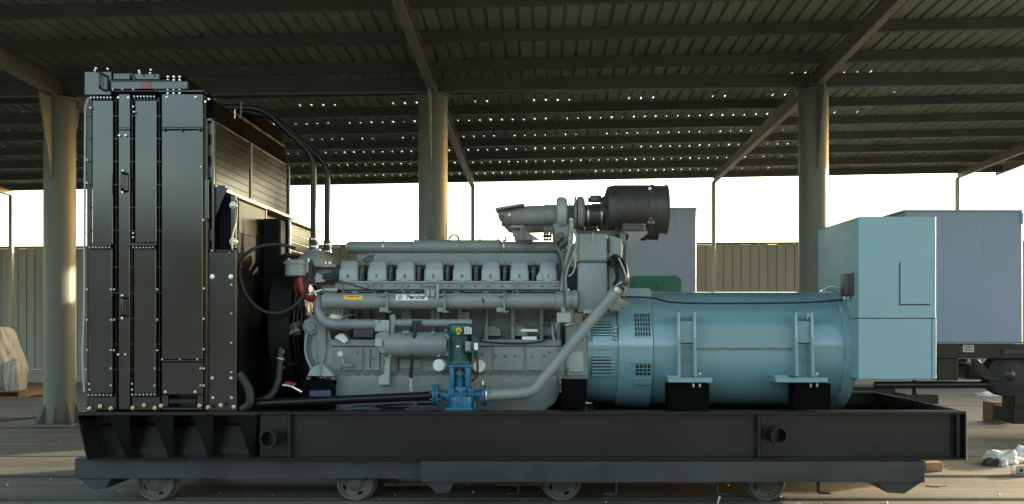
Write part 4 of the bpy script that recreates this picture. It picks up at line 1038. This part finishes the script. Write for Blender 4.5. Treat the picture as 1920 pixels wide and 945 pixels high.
al('end_flange', xf, xf+.1, [(0, .3), (0, .535), (.006, .545), (.095, .548), (.10, .54), (.10, .3)], alt)
al('end_cover', xf+.101, xf+.16, [(0, .54), (.02, .50), (.05, .42), (.06, 0)], alt)
# grilles: recessed dark opening with bars
def onbarrel(px, zc, hw, hh, r, name, bars, mt='ink'):
    xc = PX(px, CY-r+.02); a0 = math.asin((zc-hh-CZ)/r); a1 = math.asin((zc+hh-CZ)/r)
    mb = MB(); bm = mb.bm; n = 8
    def P3(x, a, q): return Vector((x, CY-q*cos(a), CZ+q*sin(a)))
    for i in range(n):
        b0 = a0+(a1-a0)*i/n; b1_ = a0+(a1-a0)*(i+1)/n
        bm.faces.new([bm.verts.new(P3(x, a, r+.0025)) for x, a in ((xc-hw, b0), (xc+hw, b0), (xc+hw, b1_), (xc-hw, b1_))])
    g = part(name, mb, M['ink'], alt)
    mb = MB()
    nh, nv = bars
    for k in range(nh+1):
        a = a0+(a1-a0)*k/nh; d = .0035
        mb.extr([P3(xc-hw-.004, a, r+.001), P3(xc-hw-.004, a+d/r, r+.008), P3(xc-hw-.004, a-d/r, r+.008)], (2*hw+.008, 0, 0))
    for k in range(nv+1):
        x = xc-hw+2*hw*k/nv
        for i in range(n):
            b0 = a0+(a1-a0)*i/n; b1_ = a0+(a1-a0)*(i+1)/n
            mb.extr([P3(x-.003, b0, r+.001), P3(x-.003, b0, r+.0075), P3(x-.003, b1_, r+.0075), P3(x-.003, b1_, r+.001)], (.006, 0, 0))
    part('grille_bars', mb, M['teal'], g)
    return g
onbarrel(1205, PZ(610, .5), .068, .095, .527, 'grille', (5, 6)); onbarrel(1206, PZ(690, .5), .066, .062, .527, 'grille', (4, 4))
# raised plates and louvres on the bell
def patch(px0, px1, pyt, pyb, r, t, mt, name, par=None, m=8):
    z1, z0 = PZ(pyt, CY-r), PZ(pyb, CY-r); a1 = math.asin(max(-.99, min(.99, (z1-CZ)/r))); a0 = math.asin(max(-.99, min(.99, (z0-CZ)/r)))
    X0, X1 = PX(px0, CY-r+.02), PX(px1, CY-r+.02); mb = MB()
    def P3(a, q): return Vector((X0, CY-q*cos(a), CZ+q*sin(a)))
    A = [a0+(a1-a0)*i/m for i in range(m+1)]
    mb.extr([P3(a, r-.01) for a in A]+[P3(a, r+t) for a in reversed(A)], (X1-X0, 0, 0)); return part(name, mb, M[mt], par or alt)
patch(1111, 1159, 631, 655, .485, .018, 'teal', 'terminal_plate')
for k in range(5): patch(1110, 1153, 607+k*5, 609.6+k*5, .485, .022, 'teal', 'louvre')
patch(1109, 1156, 604, 630, .485, .010, 'ink', 'louvre_opening')
for k in range(6): patch(1110, 1156, 670+k*6, 673.2+k*6, .485, .022, 'teal', 'louvre')
patch(1109, 1158, 669, 704, .485, .010, 'ink', 'louvre_opening')
mb = MB()
for k in range(4): mb.pbox(1151, 612+k*7, 1157, 616+k*7, .46, .04, .004)
part('terminal_lug', mb, M['steel'], alt)
patch(1190, 1222, 709, 721, .527, .014, 'teal', 'deflector'); patch(1184, 1222, 676, 680, .527, .03, 'teal', 'deflector')
# upper band and top hatch
mb = MB(); mb.pextr([(1163, 560), (1168, 540), (1217, 540), (1221, 546), (1221, 562)], .72, .5, b=.006); part('top_hatch', mb, M['teal'], alt)
mb = MB(); mb.box(PX(1118, .7), PX(1159, .7), .62, 1.3, 1.40, 1.64, .03, seg=2); part('lead_box', mb, M['teal'], alt)
# mounting feet
for (p0, p1, q0, q1, f0, f1) in ((1270, 1300, 1272, 1298, 1252, 1335), (1490, 1520, 1492, 1518, 1454, 1550)):
    for px in (p0, p1):
        xx = PX(px, .40); mb = MB()
        mb.extr([(xx, .395, PZ(585, .4)), (xx, .44, PZ(585, .4)+.01), (xx, .62, PZ(600, .4)), (xx, .62, PZ(706, .4)), (xx, .365, PZ(706, .4)), (xx, .385, PZ(640, .4))], (.022, 0, 0), b=.003)
        part('foot_rib', mb, M['teal'], alt)
    mb = MB(); mb.pbox(p0+5, 602, p1, 643, .425, .02, .002); part('foot_web', mb, M['teal'], alt)
    mb = MB(); mb.pbox(p0+5, 645, p1, 706, .50, .02, .002); part('foot_web', mb, M['teal'], alt)
    mb = MB(); mb.box(PX(f0, .34), PX(f1, .34), .32, .66, PZ(717, .34), PZ(708, .34), .003); mb.box(PX(f0-2, .34), PX(f0+24, .34), .34, .66, PZ(708, .34), PZ(704, .34), .002)
    mb.pextr([(p1+2, 706), (p1+7, 698), (p1+13, 706)], .36, .02); part('foot_plate', mb, M['teal'], alt)
    mb = MB()
    for px in (p0+30, p0+42): mb.lathe(PP(px, 719, .36), (0, 0, -1), [(0, .010), (.03, .010)], 6)
    mb.lathe(PP(p1+12, 703, .35), (0, 0, 1), [(0, .012), (.02, .012)], 6); part('foot_bolt', mb, M['steel'], alt)
    for Yf in (1.44,):
        mb = MB(); mb.box(PX(f0, .34), PX(f1, .34), 1.40, 1.68, PZ(717, .34), PZ(708, .34), .003); part('foot_plate', mb, M['teal'], alt)
mb = MB(); mb.pbox(1304, 613, 1490, 652, .468, .03, .002); mb.pbox(1304, 650.5, 1490, 653, .455, .03, .002); part('side_strip', mb, M['teal'], alt)
mb = MB(); mb.pextr([(1512, 600), (1514, 588), (1519, 586), (1522, 600), (1519, 602), (1517, 593)], .42, .015); part('lifting_eye', mb, M['steel'], alt)
cable('alternator_cable', [Vector((PX(a, .55), .55 if b > 563 else .60, PZ(b, .56))) for a, b in ((1158, 556), (1200, 557), (1228, 558), (1250, 566), (1300, 569), (1420, 569), (1520, 567), (1575, 563), (1582, 562))], .0085, 'matte', alt)
mb = MB(); mb.tube([PP(1543, 544, .62), PP(1558, 535, .62), PP(1575, 541, .6), PP(1584, 556, .58)], .007, 8, .05); part('conduit', mb, M['steel'], alt)
# terminal box
yb0, yb1 = .30, 1.36
X0, X1 = PX(1610, yb0), PX(1755, yb0); z1, zm, z0 = PZ(406, yb0), PZ(597, yb0), PZ(711, yb0)
mb = MB(); mb.box(X0, X1, yb0, yb1, zm+.003, z1, .004); tb = part('terminal_box', mb, M['tealbox'], alt)
mb = MB(); mb.box(X0, PX(1747, yb0), yb0, yb1-.02, z0, zm-.003, .004); part('lower_box', mb, M['tealbox'], alt)
mb = MB(); mb.box(PX(1748.4, yb0), X1+.004, yb0+.001, yb1-.02, z0, zm-.003, .003); part('lower_box_side', mb, M['tealbox'], alt)
mb = MB(); A, B, Cc, Dd = PX(1687, yb0), PX(1746, yb0), PZ(571, yb0), PZ(490, yb0)
mb.box(A+.004, B, yb0-.006, yb0+.001, Cc+.004, Dd, .002); part('inspection_door', mb, M['tealbox'], alt)
mb = MB(); mb.box(A-.004, A+.003, yb0-.004, yb0+.001, Cc, Dd-.01); mb.box(A-.004, B-.01, yb0-.004, yb0+.001, Cc-.006, Cc+.002); part('door_seal', mb, M['ink'], alt)
mb = MB(); mb.box(X0+.004, X1-.004, yb0+.012, yb1-.02, zm-.0029, zm+.0029); mb.box(PX(1747, yb0), PX(1748.4, yb0), yb0+.02, yb1-.03, z0, zm-.004); part('box_seam', mb, M['ink'], alt)
mb = MB(); mb.pextr([(1588, 566), (1602, 566), (1610, 597), (1597, 597)], .45, .3); part('box_neck', mb, M['teal'], alt)
mb = MB(); mb.box(PX(1579, .5), PX(1603, .5), .42, .55, PZ(555, .5), PZ(514, .5), .012, seg=3); db = part('speed_relay_box', mb, M['cleaner'], alt)
mb = MB(); mb.box(PX(1593, .42), PX(1606, .42), .40, .419, PZ(553, .42), PZ(512, .42), .006, seg=2); part('relay_lid', mb, M['cleaner'], db)
mb = MB()
for a in (1584, 1590, 1598): mb.cyl(PP(a, 556, .47), PP(a, 561, .47), .01, 8)
part('cable_gland', mb, M['steel'], db)
for a, b in ((1547, 611), (1571, 655), (1583, 731)):
    mb = MB(); 
for k in range(10):
    a = -1.1+k*.26; mb = MB(); mb.lathe((xf+.0, CY-.522*cos(a), CZ+.522*sin(a)), (-1, 0, 0), [(0, .010), (.010, .010)], 6); part('flange_bolt', mb, M['teal'], alt)

# ------------------------------------------------------------------ things behind
def slabs(mb, x0, x1, y0, y1, z0, z1, b=.01): mb.box(x0, x1, y0, y1, z0, z1, b); return mb
# blue-grey enclosure on its trailer, right background
YB = 3.9
e = empty('mobile_generator_enclosure', 'blue grey sheet metal enclosure on a black chassis behind the terminal box', 'enclosure')
def q(name, x0, y0, x1, y1, Y, d, mt, b=.006, par=None, label=None):
    mb = MB(); mb.pbox(x0, y0, x1, y1, Y, d, b); return part(name, mb, M[mt], par or e, label)
bd = q('enclosure_body', 1696, 396, 1918, 643, YB, 3.2, 'lav', .012)
q('roof_edge', 1694, 393, 1919, 397, YB-.02, 3.24, 'lav', .004)
q('corner_post', 1914, 398, 1920, 420, YB-.015, .05, 'lav', .004)
for x in (1770, 1845): q('panel_seam', x, 398, x+.6, 642, YB-.0015, .003, 'lav', 0)
q('chassis_beam', 1700, 645, 2250, 672, YB+.05, .12, 'black', .004)  # real beam, lengthened out of view to shade the ground
q('chassis_beam', 1700, 645, 2250, 672, YB+1.9, .12, 'black', .004)
q('data_plate', 1806, 647, 1826, 660, YB+.046, .004, 'steel', 0)
mb = MB()
for k in range(5): mb.pbox(1808+k*3.4, 648.5, 1810+k*3.4, 652, YB+.0435, .002)
for k in range(3): mb.pbox(1808, 653+k*2, 1824, 654+k*2, YB+.0435, .002)
part('plate_print', mb, M['ink'], e, kind='stuff')
q('reflector', 1880, 655, 1920, 664, YB+.03, .02, 'cart')
q('support_leg', 1757, 672, 1797, 713, YB+.1, .3, 'black')
q('support_leg', 1902, 672, 1930, 790, YB+.15, .3, 'black'); q('support_foot', 1900, 766, 1945, 795, YB+.1, .5, 'black')
mb = MB(); mb.cyl(PP(1640, 722, YB+.2), PP(1880, 721, YB+.2), .045, 16); part('drawbar', mb, M['black'], e)
mb = MB(); mb.lathe(PP(1895, 704, YB+.1), (0, 1, 0), [(0, .10), (.02, .16), (.05, .26), (.22, .27), (.25, .2)], 32); wl = part('wheel', mb, M['tyre'], e)
mb = MB(); mb.lathe(PP(1895, 704, YB+.08), (0, 1, 0), [(0, .04), (.02, .07), (.03, .1)], 16); part('hub', mb, M['black'], wl)
mb = MB(); mb.pextr([(1822, 673), (1834, 673), (1858, 700), (1880, 705), (1880, 715), (1850, 712), (1830, 695)], YB+.12, .05, b=.005); part('spring_hanger', mb, M['black'], e)
mb = MB(); mb.cyl(PP(1715, 713, YB+.3), PP(1715, 748, YB+.3), .03, 10); mb.box(PX(1700, YB), PX(1712, YB), YB+.2, YB+.4, 0, .55); part('jack_post', mb, M['black'], e)
q('dark_tank', 1812, 682, 1870, 712, YB+1.2, .5, 'cart', .04)
q('unseen_sun_blocker', 1945, 673, 2180, 775, YB+.1, .7, 'black', .02)  # unseen box added beyond the frame edge to shade the ground
q('rear_panel', 1700, 673, 1815, 700, YB+1.95, .06, 'black')
# pale box behind the engine
e = empty('tall_enclosure', 'pale lavender metal enclosure standing in front of the fence behind the air cleaner', 'enclosure'); YC = 7.6
q('enclosure_body', 1152, 392, 1306, 720, YC, 2.6, 'lav2', .015, e); q('roof_edge', 1150, 389, 1307, 393, YC-.02, 2.64, 'lav2', .005, e)
q('side_panel', 1266, 396, 1304, 452, YC-.004, .004, 'lav2', .001, e); q('side_panel', 1160, 396, 1264, 600, YC-.004, .004, 'lav2', .001, e); q('side_panel', 1273, 484, 1304, 600, YC-.004, .004, 'lav2', .001, e)
q('plinth', 1156, 721, 1302, 770, YC+.05, 2.4, 'black', .01, e)
for x0 in (1160, 1285):
    mb = MB(); mb.box(PX(x0, YC), PX(x0+14, YC), YC+.2, YC+2.2, 0, PZ(770, YC)); part('foot', mb, M['black'], e)
# green cabinet
e = empty('green_cabinet', 'dark green steel cabinet with chamfered corners just behind the alternator', 'cabinet'); YG = 3.4
mb = MB(); mb.pextr([(1181, 524), (1187, 517), (1270, 517), (1278, 524), (1278, 700), (1181, 700)], YG, 1.1, b=.006); part('cabinet_body', mb, M['grn'], e)
mb = MB(); mb.box(PX(1181, YG), PX(1278, YG), YG+.05, YG+1.05, 0, PZ(700, YG)-.001); part('cabinet_base', mb, M['black'], e)
mb = MB(); mb.pbox(1188, 530, 1228, 690, YG-.01, .009, .003); part('cabinet_door', mb, M['grn'], e)
mb = MB(); mb.pbox(1231, 530, 1272, 690, YG-.01, .009, .003); part('cabinet_door', mb, M['grn'], e)

# second black skid seen behind, between the columns at the right
e = empty('spare_base_frame', 'low black steel frame lying on the yard behind the right end of the generator', 'steel frame'); Y = 3.0
mb = MB(); mb.box(PX(1600, Y), PX(1760, Y), Y, Y+.12, .52, .62, .003); part('frame_rail', mb, M['black'], e)
for px in (1615, 1715): 
    mb = MB(); mb.box(PX(px, Y), PX(px+10, Y), Y+.01, Y+.11, 0, .519); part('frame_leg', mb, M['black'], e)
mb = MB(); mb.box(PX(1600, Y), PX(1760, Y), Y+1.2, Y+1.32, .52, .62, .003); part('frame_rail', mb, M['black'], e)
for px in (1615, 1715):
    mb = MB(); mb.box(PX(px, Y), PX(px+10, Y), Y+1.21, Y+1.31, 0, .519); part('frame_leg', mb, M['black'], e)

# wrapped goods on a pallet, far left
Y = 9.6; gz = lambda yy: 0
e = empty('timber_pallet', 'worn timber pallet under the pale wrapped pile at the left edge', 'pallet')
xl, xr = PX(-70, Y), PX(46, Y)
for k in range(7):
    mb = MB(); mb.box(xl, xr, Y+.02+k*.17, Y+.14+k*.17, .11, .135, .003); part('deck_board', mb, M['wood'], e)
for k in range(3):
    mb = MB(); xx = xl+(xr-xl-.12)*k/2; mb.box(xx, xx+.12, Y, Y+1.2, .022, .108, .004); part('stringer', mb, M['wood'], e)
for k in range(3):
    mb = MB(); mb.box(xl, xr, Y+.02+k*.52, Y+.13+k*.52, 0, .021); part('deck_board', mb, M['wood'], e)
def sack(name, prof, cx, cy, dx, dy, seed, label, cat, mt='tarp'):
    from mathutils import noise
    mb = MB(); n = 90; rg = []
    P2 = []
    for (za, sa), (zb_, sb) in zip(prof, prof[1:]):
        P2 += [(za+(zb_-za)*t/4, sa+(sb-sa)*t/4) for t in range(4)]
    for (z, s) in P2+[prof[-1]]:
        ring = []
        for i in range(n):
            a = 2*pi*i/n; c, s_ = cos(a), sin(a)
            k = (abs(c)**3.2+abs(s_)**3.2)**(-1/3.2)
            nz = noise.noise(Vector((c*2.2+seed, s_*2.2, z*2.4)))*.12+abs(noise.noise(Vector((c*5+z*2, s_*5+seed, z*1.2))))*.16-.04-abs(noise.noise(Vector((a*2.4+seed, z*.7, seed))))*.22+noise.noise(Vector((c*9, s_*9, z*7+seed)))*.03
            ring.append((cx+dx*k*c*s*(1+nz), cy+dy*k*s_*s*(1+nz), z))
        rg.append(ring)
    mb.rings(rg); o = part(name, mb, M[mt], None, smooth=70); return tag(o, label, cat)
sack('wrapped_goods', [(.137, .96), (.25, 1.0), (.45, .99), (.65, .92), (.85, .83), (1.0, .74), (1.15, .66), (1.27, .58), (1.33, .42), (1.34, .1)], PX(-6, Y+.6), Y+.6, .44, .5, 1.3, 'tall pale sheet wrapped pile standing on the pallet by the left column', 'wrapped goods')
sack('wrapped_goods', [(.137, .9), (.25, 1.0), (.42, 1.0), (.58, .93), (.68, .7), (.72, .3)], PX(30, Y+.25), Y+.25, .15, .22, 5.2, 'low pale bag slumped at the foot of the wrapped pile', 'wrapped goods')
# dark mat on the floor, left
mb = MB(); Yd = 1.47*1645/188-6.9
mb.extr([(PX(-60, Yd), Yd-.25, .004), (PX(20, Yd), Yd-.25, .004), (PX(52, Yd), Yd+.30, .004), (PX(-60, Yd), Yd+.1, .004)], (0, 0, .012))
tag(part('floor_mat', mb, M['dark'], None), 'thin dark sheet lying flat on the floor at the far left', 'mat')

# ------------------------------------------------------------------ litter at the right
def gY(py): return 1.47*1645/(py-600)-6.9
from mathutils import noise as NZ
def crumple(name, px, py, w, d, h, seed, mt, label, cat, rot=0):
    Y = gY(py); c = Vector((PX(px, Y), Y, 0)); mb = MB(); bm = mb.bm
    bmesh.ops.create_icosphere(bm, subdivisions=4, radius=1)
    for v in bm.verts:
        p = v.co.copy()
        k = 1+.42*NZ.noise(p*1.6+Vector((seed, 0, 0)))+.22*abs(NZ.noise(p*4.5+Vector((0, seed, 0))))
        q_ = Vector((p.x*w*k, p.y*d*k, max(-.0, (p.z+.35)*h*k)))
        q_.rotate(Matrix.Rotation(rot, 3, 'Z')); v.co = c+q_
        if v.co.z < .002: v.co.z = .002
    return tag(part(name, mb, M[mt], None, smooth=20), label, cat)
crumple('paper_sack', 1880, 868, .17, .13, .10, 2.1, 'cloth', 'crumpled pale paper sack lying on the floor near the right edge', 'sack', .2)
crumple('paper_sack', 1917, 864, .10, .10, .10, 7.7, 'cloth', 'smaller crumpled pale sack touching the right edge of the photo', 'sack')
crumple('dark_rag', 1862, 872, .11, .07, .045, 4.4, 'dark', 'dark rag bunched in front of the crumpled paper sack', 'rag', .3)
crumple('foam_lump', 1880, 874, .045, .05, .055, 9.4, 'tarp', 'small pale foam lump beside the dark rag', 'foam scrap')
Y = gY(891)
t = empty('metal_channel', 'short bright metal channel offcut on the floor at the right edge', 'metal offcut')
mb = MB(); mb.box(PX(1906, Y), PX(1945, Y), Y, Y+.09, .001, .010); mb.box(PX(1906, Y), PX(1945, Y), Y, Y+.008, .011, .085); mb.box(PX(1906, Y), PX(1945, Y), Y+.082, Y+.09, .011, .085)
part('channel_body', mb, M['steel'], t)
mb = MB(); mb.box(PX(1912, Y), PX(1918, Y), Y-.002, Y-.0005, .03, .06); part('slot', mb, M['ink'], t)
Y = gY(884)
mb = MB(); mb.box(PX(1736, Y), PX(1768, Y), Y, Y+.14, .001, .085, .003); tag(part('timber_block', mb, M['wood'], None), 'raw timber block under the right end of the base frame', 'timber block')
Y = gY(911)
mb = MB(); mb.extr([(PX(1735, Y), Y-.02, .0), (PX(1755, Y), Y-.06, 0), (PX(1772, Y), Y-.02, 0), (PX(1750, Y), Y+.03, 0)], (0, 0, .008)); tag(part('wood_chip', mb, M['card'], None), 'flat brown chip of board on the floor right of the trolley', 'board scrap')
Y = gY(793)
mb = MB(); mb.box(PX(1862, Y), PX(1902, Y), Y, Y+.3, .001, .29, .004); cb = tag(part('cardboard_box', mb, M['card'], None), 'brown cardboard box under the enclosure chassis at the right', 'box')
Y = gY(793)-.12
mb = MB(); mb.extr([(PX(1874, Y), Y, .001), (PX(1886, Y), Y, .001), (PX(1889, Y), Y, .17), (PX(1880, Y), Y, .19), (PX(1873, Y), Y, .15)], (0, .05, 0), b=.006); tag(part('teal_bag', mb, M['teal2'], None), 'small teal plastic bag in front of the cardboard box', 'bag')
crumple('debris_heap', 1850, 742, .22, .12, .05, 3.3, 'cloth', 'pale scraps heaped on the floor below the enclosure chassis', 'scraps')
Y = gY(938)-.15
mb = MB(); mb.tube([(PX(1346, Y), Y, .004), (PX(1347, Y), Y, .03), (PX(1350, Y), Y+.02, .045)], .005, 8, .01); mb.lathe((PX(1350, Y), Y+.02, .05), (0, 0, 1), [(-.012, .004), (-.006, .010), (.004, .010), (.010, .004)], 10)
tag(part('wire_hook', mb, M['white'], None), 'short white wire hook poking up from the floor rail', 'hook')
for px, py, L, a in ((765, 908, .2, .1), (955, 911, .12, 0), (985, 911, .22, .05)):  # wood-coloured strips stand in for golden slivers of sun under the trolleys
    Y = .9; mb = MB(); mb.box(-L, L, -.03, .03, .001, .03, .002)
    o = tag(part('sun_sliver', mb, M['wood'], None), {765: 'thin strip standing in for a sliver of sunlight on the floor right of the second wheel', 955: 'short strip standing in for a sliver of sunlight under the middle of the front trolley', 985: 'strip standing in for a sliver of sunlight left of the third trolley wheel'}[px], 'sun sliver'); o.location = (PX(px, Y), Y, 0); o.rotation_euler.z = a
# loose grit and pebbles
mb = MB(); rn = random.Random(3)
for k in range(420):
    x = rn.uniform(-9, 9); y = rn.uniform(.0, 9) if rn.random() < .7 else rn.uniform(-.2, 1.5); r = rn.uniform(.004, .014)*(1.6 if rn.random() < .06 else 1)
    a = [(x+r*cos(i*2*pi/5+k)*rn.uniform(.6, 1.2), y+r*sin(i*2*pi/5+k)*rn.uniform(.6, 1.2), .001) for i in range(5)]
    mb.rings([a, [(x+(p[0]-x)*.6, y+(p[1]-y)*.6, r*.9) for p in a]])
o = part('floor_grit', mb, M['tarp'], None); tag(o, 'loose pebbles and grit scattered over the yard floor', 'grit'); o['kind'] = 'stuff'
# white rag tucked in the engine side
mb = MB(); mb.pextr([(626, 633), (636, 625), (645, 626), (651, 634), (652, 642), (645, 642), (641, 643)], .50, .05, b=.008)
tag(part('white_rag', mb, M['cloth'], None), 'white rag tucked against the grey engine side below the curled water pipe', 'rag')

# nothing deeper than thing > part > sub-part: pieces of sub-parts hang on the part itself
def depth(o):
    d = 1
    while o.parent: o = o.parent; d += 1
    return d
for o in sorted(S.objects, key=depth):
    while depth(o) > 3:
        p = o.parent
        o.matrix_basis = p.matrix_parent_inverse @ p.matrix_basis @ o.matrix_parent_inverse @ o.matrix_basis
        o.matrix_parent_inverse = Matrix(); o.parent = p.parent
# ------------------------------------------------------------------ workshop across the yard (behind the camera, seen in reflections)
ws = empty('workshop', 'long plain workshop across the yard from the generator', 'building')
mb = MB(); mb.box(-45, 40, -44, -32, 0, 5.6); part('wall', mb, M['wall'], ws)
mb = MB(); mb.extr([(-46, -45, 5.6), (-46, -31, 5.6), (-46, -38, 7.4)], (87, 0, 0)); part('roof', mb, M['wroof'], ws)
mb0 = MB(); mb0.box(-1.2, 1.2, -.03, .03, 0, 1.4, .01); wm = mb0.mesh('window', M['black'])
for k in range(14): link('window', wm, ws, (-40+k*5.8, -31.98, 2.4))
